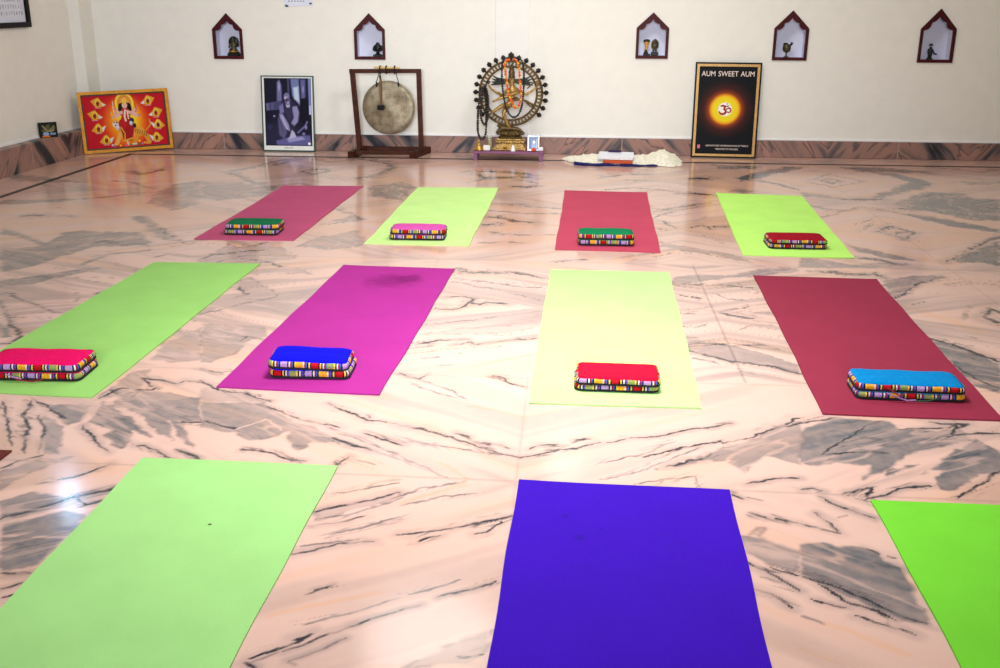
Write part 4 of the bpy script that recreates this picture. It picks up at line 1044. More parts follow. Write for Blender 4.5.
c.mix(.55*sstep(.37,.16,d),(100,38,26)); c.mix(.7*sstep(.25,.16,d),(176,76,26)); c.mix(sstep(.195,.155,d),(240,150,20)); c.mix(sstep(.175,.13,d),(240,216,30)); c.mix(sstep(.088,.070,d),(250,246,236))
c.mesh('poster',fn,x0,y0,W2,H2,.006,M_print,t)
M_cream=plain('cream_ink',(244,226,214),rough=.6,var=.03); M_redink=plain('red_ink',(160,30,16),rough=.6,var=.05); M_pinkink=plain('pink_ink',(226,110,140),rough=.6,var=.05)
for wd,xx in (('AUM',-.170),('SWEET',.002),('AUM',.172)): text('title_word',wd,.064,fn,W*.5+xx,H-.120,.0066,M_cream,t,sx=.90)
text('small_print','AUM HAS OVER 100 MEANINGS ONE OF THEM IS',.0215,fn,W*.55,.098,.0066,M_cream,t,sx=.80)
text('small_print','WELCOME TO THE GODS',.0215,fn,W*.55,.068,.0066,M_cream,t,sx=.80)
sxc,syc=x0+W2*.485,y0+H2*(1-.485); s_=.078
flat=lambda p: fn(sxc+p.x*s_,syc+p.z*s_,.0068+p.y*.004)
def P2(l): return [(a,0,b) for a,b in l]
m=MB()
arc=lambda cx,cz,r,a0,a1,n=14,ry=None:[(cx+r*math.cos(R(a0+(a1-a0)*i/n)),cz+(ry or r)*math.sin(R(a0+(a1-a0)*i/n))) for i in range(n+1)]
m.tube(P2(arc(-.28,.20,.26,150,-75,16,.20)),[.07+.05*math.sin(PI*i/16) for i in range(17)],6,flat=flat)
m.tube(P2(arc(-.26,-.26,.36,80,-190,22,.27)),[.07+.06*math.sin(PI*i/22) for i in range(23)],6,flat=flat)
m.tube(P2([(.04,-.10),(.18,.02),(.30,.12)]+arc(.42,-.10,.24,100,-150,16,.24)),[.07]*3+[.10-.035*i/16 for i in range(17)],6,flat=flat)
m.tube(P2(arc(.22,.52,.24,200,340,12,.18)),[.02+.05*math.sin(PI*i/12) for i in range(13)],6,flat=flat)
m.tube(P2([(.22,.55),(.27,.60),(.22,.65),(.17,.60)]),.055,6,closed=True,flat=flat)
m.build('aum_symbol',M_redink,t)
m=MB(); m.tube(P2([(-.12,0),(.12,0)]),.10,6,flat=lambda p: fn(.068+p.x*.1,.095+p.z*.16,.0068+p.y*.004)); m.build('publisher_mark',M_pinkink,t)

# ------------------------------------------------------------------ calendars
M_paper=plain('calendar_paper',(226,230,246),rough=.6,var=.02); M_ink=plain('dark_red_print',(96,18,28),rough=.7,var=.1); M_inkb=plain('teal_print',(20,66,86),rough=.7); M_orange=plain('orange_print',(240,86,30),rough=.7)
# on the left wall
wx=lambda y: xl_wall(y)
def fnl(a,b,d): y=7.715+a; return Vector((wx(y)+.004+d,y,1.118+b))
t=thing('framed_letter_chart',(wx(8.11),8.11,1.118),'black framed white chart printed with rows of letters, high on the left wall','chart')
Wc,Hc=.80,.62
m=MB(); m.frame2(rect(0,0,Wc,Hc),rect(.042,.042,Wc-.042,Hc-.042),fnl,.034,0); m.build('frame',M_blackf,t)
m=MB(); m.prism(rect(.03,.03,Wc-.03,Hc-.03),fnl,.004,.012); m.build('sheet',M_paper,t)
for k,row in enumerate(['IEIYSAYB','EISYELIJ','ICGAAFEP','HNMEOBTI','AUMRADGL','SEVINOPK']):
    for i,ch in enumerate(row*2): 
        if i<16: text('letter',ch,.040,fnl,Wc-.088-.037*(15-i),.098+.052*k,.0125,M_ink if (i+k)%3 else M_inkb,t)
# on the back wall, only its lower edge in view
t=thing('hanging_calendar',(-2.46,YW,1.285),'pale wall calendar hanging at the top edge, between the two left niches','calendar')
fnb=lambda a,b,d: Vector((-2.588+a,YW-.004-d,1.283+b))
m=MB(); m.prism([(0,.006),(.02,0),(.10,.004),(.257,.010),(.257,.40),(0,.40)],fnb,0,.004); m.build('sheet',M_paper,t)
m=MB(); m.box((-2.588+.1285,YW-.012,1.283+.40),(.27,.012,.018)); m.build('hanger_strip',M_inkb,t)
m=MB(); m.tube([tuple(fnb(.008,.012,.006)),tuple(fnb(.022,.004,.009)),tuple(fnb(.036,.006,.006))],[.006,.010,.004],8); m.build('curled_corner',M_inkb,t)
m=MB(); m.prism(rect(.228,.020,.250,.034),fnb,.004,.006); m.build('printed_mark',M_inkb,t)
m=MB(); m.prism(rect(.214,.058,.226,.074),fnb,.004,.006); m.build('red_date',M_orange,t)
m=MB()
for r_ in range(5):
    for k in range(7): 
        if not (r_==0 and k==6): m.prism(rect(.036+.0265*k,.042+.03*r_,.050+.0265*k,.051+.03*r_),fnb,.004,.0052)
m.build('date_grid',plain('grey_print',(130,132,150),rough=.7),t)

# small picture block standing on the ledge
def dirs(rz): return Vector((math.cos(rz),math.sin(rz),0)),Vector((math.sin(rz),-math.cos(rz),0))
cx,cy=-4.445,8.50; ex,en=dirs(R(38)); B=Vector((cx,cy,.2155))
fn=lambda a,b,d: B+ex*a+Vector((0,0,1))*b+en*d
t=thing('small_picture_block',(cx,cy,.2155),'small dark picture block with an orange strip on the left wall ledge','picture')
m=MB(); m.prism(rect(-.072,0,.072,.125),fn,-.016,.012); m.build('block',M_blackf,t)
c=Canvas(1.1,60,(34,38,30)); c.poly([(.1,.55),(.45,.15),(.7,.1),(.6,.5),(.3,.8)],(92,90,60),soft=2); c.poly([(.55,.5),(.95,.15),(1.0,.4),(.7,.75)],(120,112,80),soft=2); c.line([(.2,.2),(.5,.6),(.9,.55)],.08,(150,146,110)); c.ell(.38,.78,.2,.14,(150,170,210)); c.poly([(.65,.7),(1.0,.72),(1.0,.86),(.65,.86)],(130,150,190)); c.poly([(.12,.90),(.62,.90),(.62,1),(.12,1)],(240,130,20))
c.mesh('printed_face',fn,-.068,.003,.136,.119,.0128,M_print,t)

# ------------------------------------------------------------------ gong on its stand
M_wood=plain('dark_brown_wood',(66,31,18),rough=.55,var=.4,scale=18,spec=.15)
M_cord=plain('black_cord',(24,24,26),rough=.9); M_bam=plain('pale_bamboo',(220,190,120),rough=.55,var=.1)
GY=9.20
t=thing('gong_stand',(-1.63,GY,0),'dark brown wooden frame stand holding the round gong','stand')
for a,b in (((-1.945,9.0),(-1.875,9.40)),((-1.395,9.03),(-1.305,9.41))):
    m=MB(); m.bar((a[0],a[1],.029),(b[0],b[1],.029),.056,.056); m.build('foot',M_wood,t)
m=MB(); m.bar((-1.935,9.07,.040),(-1.37,9.11,.040),.03,.034); m.build('cross_rail',M_wood,t)
m=MB(); m.bar((-1.89,9.35,.040),(-1.32,9.37,.040),.03,.034); m.build('cross_rail',M_wood,t)
m=MB(); m.bar((-1.902,GY,.05),(-1.942,GY,.735),.040,.045); m.build('upright',M_wood,t)
m=MB(); m.bar((-1.338,GY+.01,.05),(-1.348,GY+.01,.735),.040,.045); m.build('upright',M_wood,t)
m=MB(); m.bar((-1.966,GY,.742),(-1.328,GY+.01,.748),.045,.034); m.build('top_bar',M_wood,t)
def gongmat():
    m,nt,b=newmat('hammered_bronze'); L=nt.links.new; tc=N(nt,'ShaderNodeTexCoord')
    vm=N(nt,'ShaderNodeVectorMath',operation='LENGTH'); L(tc.outputs['Object'],vm.inputs[0])
    wv=N(nt,'ShaderNodeMath',operation='MULTIPLY'); wv.inputs[1].default_value=300; L(vm.outputs['Value'],wv.inputs[0])
    sn=N(nt,'ShaderNodeMath',operation='SINE'); L(wv.outputs[0],sn.inputs[0])
    nz_=N(nt,'ShaderNodeTexNoise'); nz_.inputs['Scale'].default_value=16; nz_.inputs['Detail'].default_value=6; L(tc.outputs['Object'],nz_.inputs['Vector'])
    ad=N(nt,'ShaderNodeMath',operation='MULTIPLY_ADD'); ad.inputs[1].default_value=.025; L(sn.outputs[0],ad.inputs[0]); L(nz_.outputs['Fac'],ad.inputs[2])
    r=N(nt,'ShaderNodeValToRGB'); e=r.color_ramp.elements; e[0].position=.3; e[0].color=(*lin((112,100,80)),1); e[1].position=.7; e[1].color=(*lin((164,152,126)),1); L(ad.outputs[0],r.inputs['Fac'])
    L(r.outputs['Color'],b.inputs['Base Color']); b.inputs['Metallic'].default_value=.45; b.inputs['Roughness'].default_value=.5
    tg=N(nt,'ShaderNodeTangent',direction_type='RADIAL',axis='Y'); L(tg.outputs[0],b.inputs['Tangent']); b.inputs['Anisotropic'].default_value=.75
    bp=N(nt,'ShaderNodeBump'); bp.inputs['Strength'].default_value=.08; bp.inputs['Distance'].default_value=.001; L(ad.outputs[0],bp.inputs['Height']); L(bp.outputs['Normal'],b.inputs['Normal'])
    return m
gx,gz,gr=-1.628,.424,.238
t=thing('gong',(gx,GY,gz),'round hammered bronze gong hanging by cords inside the wooden stand','gong')
m=MB(); prof=[(.0005,-.010),(.03,-.010),(.055,-.004),(.12,-.003),(.20,0),(gr-.012,.002),(gr-.002,.008),(gr,.016),(gr-.004,.026),(gr-.010,.024),(gr-.012,.012),(.19,.006),(.0005,.004)]
m.lathe(prof,n=56); m.v=[(gx+p[0],GY+p[2],gz+p[1]) for p in m.v]; m.build('disc',gongmat(),t,True)
for s in (-1,1):
    m=MB(); xx=gx+s*.098; zz=gz+math.sqrt(gr*gr-.098**2)-.018
    m.tube([(xx+s*.004,GY-.012,zz-.01),(xx,GY-.006,zz+.03),(xx-s*.02+.006,GY-.026,.720),(xx-s*.02+.006,GY-.024,.762)],.0035,6); m.tube([(xx,GY-.014,zz-.012),(xx+.004,GY-.014,zz+.012),(xx-.004,GY-.014,zz+.03)],[.006,.008,.005],6); m.build('hanging_cord',M_cord,t,True)
t=thing('bamboo_rod',(-1.64,GY,.79),'short pale bamboo rod lashed on top of the gong stand','rod')
m=MB(); m.tube([(-1.745,GY-.006,.776),(-1.68,GY-.006,.775),(-1.60,GY-.004,.774),(-1.515,GY-.002,.772)],[.009,.010,.010,.008],10); m.build('rod',M_bam,t,True)
for xx in (-1.69,-1.635,-1.56):
    m=MB(); m.tube([(xx,GY+.032*math.cos(a)-.003,.757+.034*math.sin(a)) for a in [2*PI*i/12 for i in range(12)]],.0055,6,closed=True); m.build('lashing',M_cord,t,True)
t=thing('gong_mallet',(-1.69,GY-.04,.43),'wooden gong beater with a black padded head hanging in front of the gong','mallet')
m=MB(); m.tube([(-1.686,GY-.045,.44),(-1.684,GY-.043,.56),(-1.683,GY-.040,.682)],[.010,.012,.010],10); m.build('handle',plain('tan_wood',(112,76,48),rough=.5,var=.2),t,True)
m=MB(); m.lathe([(.012,-.022),(.030,-.020),(.033,-.012),(.033,.012),(.030,.020),(.010,.023)],(-1.687,GY-.046,.432),16); m.build('head',plain('black_felt',(20,20,22),rough=.95),t,True)
m=MB(); m.tube([(-1.683,GY-.040,.672),(-1.686,GY-.038,.70),(-1.690,GY-.035,.730),(-1.69,GY-.03,.762)],.0035,6); m.tube([(-1.683,GY-.046,.682),(-1.687,GY-.044,.70),(-1.684,GY-.044,.715)],[.008,.010,.006],6); m.build('loop',M_cord,t,True)

# ------------------------------------------------------------------ shrine: low table, dancing statue, offerings
TY=9.11; TZ=.083
M_purple=plain('mauve_paint',(128,72,112),rough=.5,var=.12)
t=thing('low_altar_table',(-.545,TY,0),'low mauve altar table under the dancing statue','table')
m=MB(); m.box((-.536,TY,TZ-.011),(.62,.28,.020),bev=.003); m.build('tabletop',M_purple,t)
for sx,sy in ((-1,-1),(1,-1),(-1,1),(1,1)):
    m=MB(); m.box((-.536+sx*.290,TY+sy*.12,(TZ-.02)/2+.001),(.032,.032,TZ-.021)); m.build('leg',M_purple,t)
SY=9.14
SX=lambda px: -.522+(px-511)*.00882
SZ=lambda py: .065+(151-py)*.00866
t=thing('dancing_deity_statue',(SX(511),SY,TZ),'bronze four armed dancing figure inside a flaming ring on a stepped lotus pedestal','statue')
M_st=plain('aged_brass',(92,72,38),rough=.45,metal=.35,var=.7,scale=50,bump=.2)
M_stb=plain('bright_brass',(164,130,70),rough=.38,metal=.45,var=.5,scale=45)
m=MB()
zb=TZ+.0005
m.box((SX(510),SY,zb+.008),(.300,.20,.016),bev=.004)
# tapered plinth with a row of studs
lo=[(SX(494.5),SY-.09),(SX(526),SY-.09),(SX(526),SY+.09),(SX(494.5),SY+.09)]; up=[(SX(498.5),SY-.07),(SX(522.5),SY-.07),(SX(522.5),SY+.07),(SX(498.5),SY+.07)]
m.add([(*p,zb+.016) for p in lo]+[(*p,zb+.062) for p in up],[(0,1,2,3),(7,6,5,4),(0,1,5,4),(1,2,6,5),(2,3,7,6),(3,0,4,7)])
m.box((SX(510.5),SY,zb+.073),(.262,.17,.022),bev=.005)
m.box((SX(510.5),SY,zb+.091),(.232,.14,.014),bev=.004)
for k in range(9): m.ball((SX(499.5+2.75*k),SY-.086,zb+.073),.008,8,5)
m.build('plinth',M_stb,t)
m=MB(); m.lathe([(.10,.097),(.112,.104),(.10,.114),(.085,.120),(.112,.132),(.118,.146),(.105,.158),(.08,.164)],(SX(510.5),SY,zb),24,sy=.62)
for k in range(20):
    a=2*PI*k/20; m.ball((SX(510.5)+.112*math.cos(a),SY+.07*math.sin(a),zb+.140),(.016,.012,.016),8,5)
m.build('lotus_base',M_st,t,True)
# prone dwarf under the foot
z0=zb+.166
P=[(SX(517),SY-.01,z0+.012),(SX(510),SY-.015,z0+.016),(SX(503),SY-.02,z0+.022),(SX(499.5),SY-.02,z0+.034),(SX(497.5),SY-.02,z0+.052),(SX(499),SY-.05,z0+.008),(SX(496.5),SY-.05,z0-.02),(SX(521),SY-.03,z0+.006),(SX(523),SY-.03,z0-.012)]
skin('dwarf',P,[(0,1),(1,2),(2,3),(3,4),(2,5),(5,6),(0,7),(7,8)],[.020,.022,.022,.016,.022,.013,.010,.013,.010],M_st,t)
# ring with inner band and flames
rcx,rcz=SX(510.7),SZ(93.0)
m=MB()
for r_,tr in ((31.3*.0088,.0105),(26.2*.0088,.0095)):
    m.tube([(rcx+r_*math.cos(a),SY,rcz+r_*math.sin(a)) for a in [2*PI*i/64 for i in range(64)]],tr,8,closed=True)
for i in range(52):
    a=2*PI*(i+.5)/52; m.tube([(rcx+r_*math.cos(a),SY,rcz+r_*math.sin(a)) for r_ in (26.4*.0089,29*.0089,31.4*.0089)],[.006,.0095,.006],6)
m.build('ring',M_st,t,True)
for k in range(-10,11):
    a=R(90-12.6*k); u=Vector((math.cos(a),0,math.sin(a))); w_=Vector((-u.z,0,u.x)); b=Vector((rcx,SY,rcz))+u*(31.5*.0089)
    big=1.35 if k==0 else 1.0
    m=MB(); m.tube([b,b+u*.012*big,b+u*.026*big,b+u*.042*big,b+u*.056*big],[.007,.010*big,.020*big,.014*big,.002],8)
    for s in (-1,1): m.tube([b+u*.016*big,b+u*.026*big+w_*s*.014*big,b+u*.046*big+w_*s*.016*big],[.008,.009,.002],6)
    m.build('flame',M_dark,t,True)
D=lambda px,py,dy=0: (SX(px),SY+dy,SZ(py))
P=[D(510.5,104,-.01),D(512,99,-.012),D(512.5,94,-.014),D(512.3,89.5,-.016),D(512,85.5,-.02),D(511.8,81.5,-.024),D(511.6,77.5,-.02),      #0-6 pelvis..crown
 D(506.5,107,-.02),D(503.4,112.8,-.04),D(506.3,119,-.03),D(508.2,124.8,-.03),D(511,126.6,-.05),                                             #7-11 standing leg
 D(508,103.5,-.045),D(501.5,104.8,-.08),D(495.5,109.4,-.085),D(491.8,111.4,-.09),                                                           #12-15 raised leg
 D(507,89,-.02),D(503.5,94.5,-.045),D(497.5,92.5,-.02),D(491,88.5,-.005),D(488.5,84.5,-.01),                                             #16-20 rear arm left
 D(517.5,89,-.02),D(519.5,90.6,-.06),D(509,94.2,-.10),D(500,97,-.105),D(493,100.4,-.11),                                                    #21-25 arm across the body
 D(518.5,90.5,-.01),D(525.5,94.0,-.005),D(531.5,90.5,-.005),D(537,86,-.005),                                                                #26-29 rear arm right
 D(506,90.5,-.04),D(502.5,97,-.06),D(499,90.5,-.09)]                                                                                        #30-32 blessing arm
E_=[(0,1),(1,2),(2,3),(3,4),(4,5),(5,6),(0,7),(7,8),(8,9),(9,10),(10,11),(0,12),(12,13),(13,14),(14,15),(3,16),(16,17),(17,18),(18,19),(19,20),(3,21),(21,22),(22,23),(23,24),(24,25),(3,26),(26,27),(27,28),(28,29),(16,30),(30,31),(31,32)]
rd=[.036,.030,.033,.036,.018,.031,.020,.027,.020,.017,.013,.012,.028,.021,.015,.011,.015,.013,.011,.010,.010,.016,.014,.013,.012,.009,.014,.012,.011,.010,.013,.012,.009]
skin('body',P,E_,rd,M_stb,t)
m=MB(); m.lathe([(.024,0),(.030,.014),(.026,.036),(.030,.05),(.020,.075),(.024,.085),(.010,.112),(.003,.128)],D(511.6,77.8,-.02),14)
for s in (-1,1):
    m.ball(D(511.6+s*3.0,79.5,-.02),(.010,.010,.018),8,5)
m.build('crown',M_st,t,True)
m=MB()
for s in (-1,1):
    for k in range(4): m.tube([D(511.6+s*2.2,79.5+k*.5,.0),D(511.6+s*8,79.4+k*1.2,.0),D(511.6+s*(15+k),78+k*2.0,0),D(511.6+s*(19+k*.6),75.5+k*3.0,0)],[.009,.010,.009,.004],6)
m.build('flying_hair',M_dark,t,True)
m=MB()
m.tube([D(514,99,-.02),D(521,98.3,-.02),D(527,100.5,-.012),D(533,104,-.008),D(538,105.5,0)],[.012,.010,.009,.010,.006],8); m.tube([D(523,98.8,-.015),D(530,105,-.01),D(536,107.5,0)],[.006,.007,.004],6); m.tube([D(527,88,0),D(533,82,0),D(538,80,0)],[.006,.008,.005],6)
m.build('sash',M_st,t,True)
m=MB(); m.lathe([(.022,.0),(.030,.012),(.031,.022),(.024,.03)],D(510.7,106.2,-.012),16,sy=.75); m.tube([D(506.5,96.5,-.03),D(512,97.6,-.05),D(517.5,96.5,-.03)],.006,6); m.build('girdle',M_st,t,True)
m=MB(); m.tube([D(489.6,80.8,-.01),D(488.4,84.0,-.012),D(487.2,80.4,-.01)],[.010,.004,.010],8); m.build('drum',M_dark,t,True)
m=MB(); m.tube([D(537,86,-.005),D(537.6,82.5,-.005),D(536.6,79,-.005)],[.007,.011,.002],8); m.build('hand_flame',M_stb,t,True)
# strings of beads and the marigold garland hung on the statue
M_bead=plain('black_beads',(22,16,14),rough=.4,var=.4,scale=80); M_mari=plain('marigold',(236,92,20),rough=.85,var=.3,scale=120); M_mariy=plain('yellow_marigold',(232,170,60),rough=.85,var=.3,scale=120)
def smooth_path(pts,n,closed=False):
    P=[Vector(p) for p in pts]; out=[]
    m=len(P); segs=m if closed else m-1
    g=lambda i: P[i%m] if closed else P[max(0,min(m-1,i))]
    for i in range(segs):
        a,b,c_,d=g(i-1),g(i),g(i+1),g(i+2)
        for k in range(n):
            u=k/n; out.append(.5*((2*b)+(-a+c_)*u+(2*a-5*b+4*c_-d)*u*u+(-a+3*b-3*c_+d)*u**3))
    if not closed: out.append(P[-1])
    return out
def beads(name,pts,r,mats,label,cat,closed=True,step=1.7,group=None,jit=0):
    pth=smooth_path(pts,40,closed)
    if closed: pth.append(pth[0])
    t=thing(name,pts[0],label,cat,group)
    ms=[MB() for _ in mats]; acc=0; k=0; rnd=random.Random(len(label))
    for a,b in zip(pth,pth[1:]):
        acc+=(b-a).length
        if acc>=r*step:
            acc=0; ms[k%len(mats)].ball(tuple(b+Vector((rnd.uniform(-jit,jit),rnd.uniform(-jit,0),rnd.uniform(-jit,jit)))),r*(1+rnd.uniform(-.1,.15)),7,5); k+=1
    s=MB(); s.tube(pth[:-1] if closed else pth,r*.3,5,closed=closed); 
    for q,mt in zip(ms,mats): q.build('bead_run' if len(mats)==1 else 'blossoms',mt,t,True)
    s.build('string',M_cord,t,True)
    return t
beads('bead_mala',[D(482.5,86,-.03),D(480,94,-.035),D(478.4,110,-.035),D(477.8,125,-.035),D(478.6,134,-.035),D(482,139,-.035),D(485.6,134,-.035),D(486.4,122,-.035),D(486.4,105,-.035),D(486.5,92,-.035)],.0118,[M_bead],'long string of dark beads hanging lowest from the left of the statue ring','bead necklace',group='dark bead strings on the statue')
beads('bead_mala',[D(484.5,85,-.05),D(482.4,96,-.052),D(481.2,110,-.052),D(481.6,118,-.052),D(484.6,123.5,-.052),D(487.8,118,-.052),D(488.4,106,-.052),D(487.8,93,-.05)],.0118,[M_bead],'shorter string of dark beads doubled over the left of the statue ring','bead necklace',group='dark bead strings on the statue')
beads('bead_mala',[D(511,57.6,-.03),D(503.2,60,-.05),D(502.2,75,-.075),D(503.6,90,-.10),D(506.4,104,-.12),D(510,112,-.12),D(515,115.2,-.12),D(520,111,-.12),D(523,100,-.115),D(524,82,-.08),D(523,64,-.05),D(519,58.6,-.03)],.0098,[M_bead],'long string of dark beads looped from the top of the ring round the dancing figure','bead necklace',group='dark bead strings on the statue')
beads('marigold_garland',[D(512,58.6,-.045),D(505.2,62,-.06),D(506,72,-.085),D(507.6,82,-.105),D(510,93,-.135),D(514,102,-.14),D(517,106,-.14),D(520,102,-.135),D(521.6,92,-.12),D(519.8,76,-.085),D(518,63,-.06)],.0120,[M_mari,M_mari,M_mariy,M_mari,M_mariy],'garland of orange marigolds hung round the dancing figure','garland',step=2.0,jit=.003)
# offerings on the altar
FR=9.02
t=thing('brass_bell',(SX(480),FR+.02,TZ),'small brass stepped bell shaped ornament at the left end of the altar','ornament')
m=MB(); m.lathe([(.042,0),(.044,.008),(.038,.018),(.030,.026),(.028,.04),(.016,.05),(.012,.062),(.016,.068),(.006,.08),(.002,.09)],(SX(479.6),FR+.02,TZ),18); m.build('body',M_gold,t,True)
m=MB(); m.lathe([(.016,0),(.018,.02),(.010,.03),(.003,.036)],(SX(484.3),FR+.05,TZ),12); tag(m.build('brass_pot',M_gold,None,True),'tiny brass pot between the bell ornament and the white block','pot')
m=MB(); m.box((SX(487.6),FR,TZ+.024),(.062,.045,.046),rz=.1,bev=.006); tag(m.build('white_block',plain('ivory',(232,226,220),rough=.5,var=.06)),'small ivory white block on the altar left of the pedestal','block')
t=thing('yellow_bottle',(SX(489.8),FR+.09,TZ),'tall narrow clear bottle of yellow liquid left of the pedestal','bottle')
mg,nt,b=newmat('pale_glass'); b.inputs['Base Color'].default_value=(.93,.95,.9,1); b.inputs['Roughness'].default_value=.08; b.inputs['Transmission Weight'].default_value=.85; b.inputs['IOR'].default_value=1.3
m=MB(); m.lathe([(.021,0),(.023,.01),(.022,.115),(.023,.122),(.019,.122),(.018,.01),(.002,.008)],(SX(489.8),FR+.09,TZ),16); m.build('glass',mg,t,True)
m=MB(); m.lathe([(.0175,.010),(.0175,.088),(.002,.089)],(SX(489.8),FR+.09,TZ),16); m.build('yellow_liquid',plain('yellow_oil',(206,190,40),rough=.3,var=.05),t,True)
t=thing('brass_cup',(SX(506.4),FR-.018,TZ),'tiny brass cup at the foot of the pedestal, left of the white cone','cup')
m=MB(); m.lathe([(.014,0),(.015,.004),(.006,.010),(.006,.016),(.018,.028),(.020,.036),(.015,.036),(.003,.026)],(SX(506.4),FR-.018,TZ),14); m.build('bowl',M_gold,t,True)
m=MB(); m.ball((SX(506.4),FR-.018,TZ+.040),(.012,.012,.010),8,5); m.build('filling',M_goldmat,t,True)
m=MB(); m.lathe([(.022,0),(.023,.006),(.018,.02),(.014,.032),(.012,.04),(.007,.052),(.002,.056)],(SX(514.2),FR-.012,TZ),16); tag(m.build('white_cone',plain('porcelain',(244,246,248),rough=.25,var=.02),None,True),'small white porcelain cone standing in front of the pedestal','ornament')
t=thing('picture_frame',(SX(534),FR+.04,TZ),'upright pale silver photo frame at the right of the altar','picture frame')
B=Vector((SX(528.6),FR+.03,TZ+.002)); fn=lambda a,b,d: B+Vector((a,0,b))+Vector((0,b*.16-d,0))
m=MB(); m.frame2(rect(0,0,.102,.128),rect(.010,.010,.092,.118),fn,.010,0); m.build('frame',plain('silver',(128,134,150),rough=.3,metal=.5,var=.1),t)
c=Canvas(.082/.108,50,(140,160,206)); c.ell(.42,.55,.22,.36,(150,176,226),soft=.7); c.ell(.42,.42,.13,.13,(246,248,252)); c.ell(.40,.75,.2,.2,(180,200,236)); c.line([(.1,.2),(.12,.8)],.05,(120,140,190)); c.line([(.66,.2),(.64,.9)],.05,(240,246,252))
c.mesh('photo',fn,.010,.010,.082,.108,.004,M_print,t)
m=MB(); m.prism(rect(.004,.004,.098,.124),fn,-.003,.001); m.build('backing',M_card,t)
t=thing('orange_flower',(SX(535),FR-.015,TZ),'orange red flower lying in front of the silver photo frame','flower')
m=MB()
for k in range(9):
    a=2*PI*k/9; m.ball((SX(535)+.013*math.cos(a),FR-.015+.011*math.sin(a),TZ+.012+.004*(k%2)),(.011,.010,.011),7,5)
m.ball((SX(535),FR-.015,TZ+.024),(.011,.011,.010),7,5); m.build('petals',plain('orange_petals',(234,74,26),rough=.8,var=.2,scale=100),t,True)
m=MB(); m.tube([(SX(535)+.006,FR-.014,TZ+.006),(SX(537),FR-.012,TZ+.006),(SX(539),FR-.008,TZ+.005)],[.003,.004,.002],6); m.build('stalk',plain('green_stalk',(50,90,40),rough=.8),t,True)
m=MB(); m.box((SX(541.6),FR+.03,TZ+.016),(.046,.04,.030),rz=-.05,bev=.005); tag(m.build('white_box',plain('white_card',(240,240,242),rough=.5,var=.02)),'small white box at the right end of the altar','box')

# ------------------------------------------------------------------ sheepskin with books
M_wool=plain('cream_wool',(250,242,226),rough=.95,var=.12,scale=70,bump=.6,spec=.1)
def interp(u,tab):
    for (a,x),(b,y) in zip(tab,tab[1:]):
        if u<=b: s=(u-a)/(b-a); s=s*s*(3-2*s); return x+(y-x)*s
    return tab[-1][1]
Xa,Xb=-.052,.962
fr=[(0,9.06),(.08,8.93),(.16,8.815),(.5,8.80),(.8,8.80),(.9,8.765),(1,8.80)]
bk=[(0,9.10),(.10,9.17),(.3,9.26),(.6,9.27),(.85,9.29),(.95,9.15),(1,8.95)]
ht=[(0,.012),(.06,.03),(.25,.05),(.33,.045),(.62,.042),(.72,.052),(.80,.098),(.88,.120),(.94,.085),(1,.03)]
random.seed(3); t=thing('sheepskin_rug',(.45,9.0,0),'cream woolly sheepskin folded on the floor by the back wall','rug')
nu,nv=130,56; g=MB(); pts=[]
uu,vv=np.meshgrid(np.linspace(0,1,nu+1),np.linspace(0,1,nv+1),indexing='ij')
nzA=fbm(uu*16,vv*7,3,3); nzB=fbm(uu*60,vv*26,4,2); nzC=fbm(uu*9,vv*3,9,2)
for i in range(nu+1):
    u=i/nu; f0=interp(u,fr); b0=interp(u,bk); hh=interp(u,ht)
    for j in range(nv+1):
        v=j/nv; w_=math.sin(PI*min(1,max(0,v)))**.55 if 0<v<1 else 0
        prof=(.62+.38*v) if u>.7 else (.85+.15*v)
        y=f0+(b0-f0)*v+(nzC[i,j]-.5)*.035*(1-abs(2*v-1))
        z=hh*w_*prof*(.80+(.40 if u<.72 else .18)*nzA[i,j])+.016*(nzB[i,j]-.4)*w_
        pts.append((Xa+(Xb-Xa)*u+(nzC[i,j]-.5)*.02,y+(nzB[i,j]-.5)*.02,max(.0045,z+.004)))
top=lambda u,v: Vector(pts[int(u*nu)*(nv+1)+int(v*nv)])
W1=nv+1; n=len(pts); base=[(p[0],p[1],.0035) for p in pts]
f=[]
for i in range(nu):
    for j in range(nv):
        a=i*W1+j; f.append((a,a+W1,a+W1+1,a+1)); f.append((n+a,n+a+1,n+a+W1+1,n+a+W1))
rim=[i*W1 for i in range(nu+1)]+[nu*W1+j for j in range(1,nv+1)]+[i*W1+nv for i in range(nu-1,-1,-1)]+[j for j in range(nv-1,0,-1)]
for k in range(len(rim)):
    a,b=rim[k],rim[(k+1)%len(rim)]; f.append((a,n+a,n+b,b))
g.add(pts+base,f)
for k in range(4200):     # woolly tufts
    u=random.random()**.85; v=random.random(); 
    if u<.84 and .12<v<.9 and random.random()<.93: continue
    p=top(u,v); d=Vector((random.uniform(-1,1)+(1.4 if u>.9 else 0),random.uniform(-1.2,.4),random.uniform(.0,.9))).normalized(); L_=random.uniform(.010,.024)*(1.4 if u>.93 else .8)
    q=p+d*L_*.55+Vector((0,0,.001)); e=p+d*L_-Vector((0,0,L_*.2)); e.z=max(.002,e.z)
    sd=d.orthogonal().normalized()*random.uniform(.003,.006); s2=d.cross(sd).normalized()*sd.length
    g.add([p+sd,p-sd*.5+s2*.8,p-sd*.5-s2*.8,q+sd*.7,q-sd*.35+s2*.6,q-sd*.35-s2*.6,e],[(0,1,4,3),(1,2,5,4),(2,0,3,5),(3,4,6),(4,5,6),(5,3,6)])
g.build('fleece',M_wool,t,True)
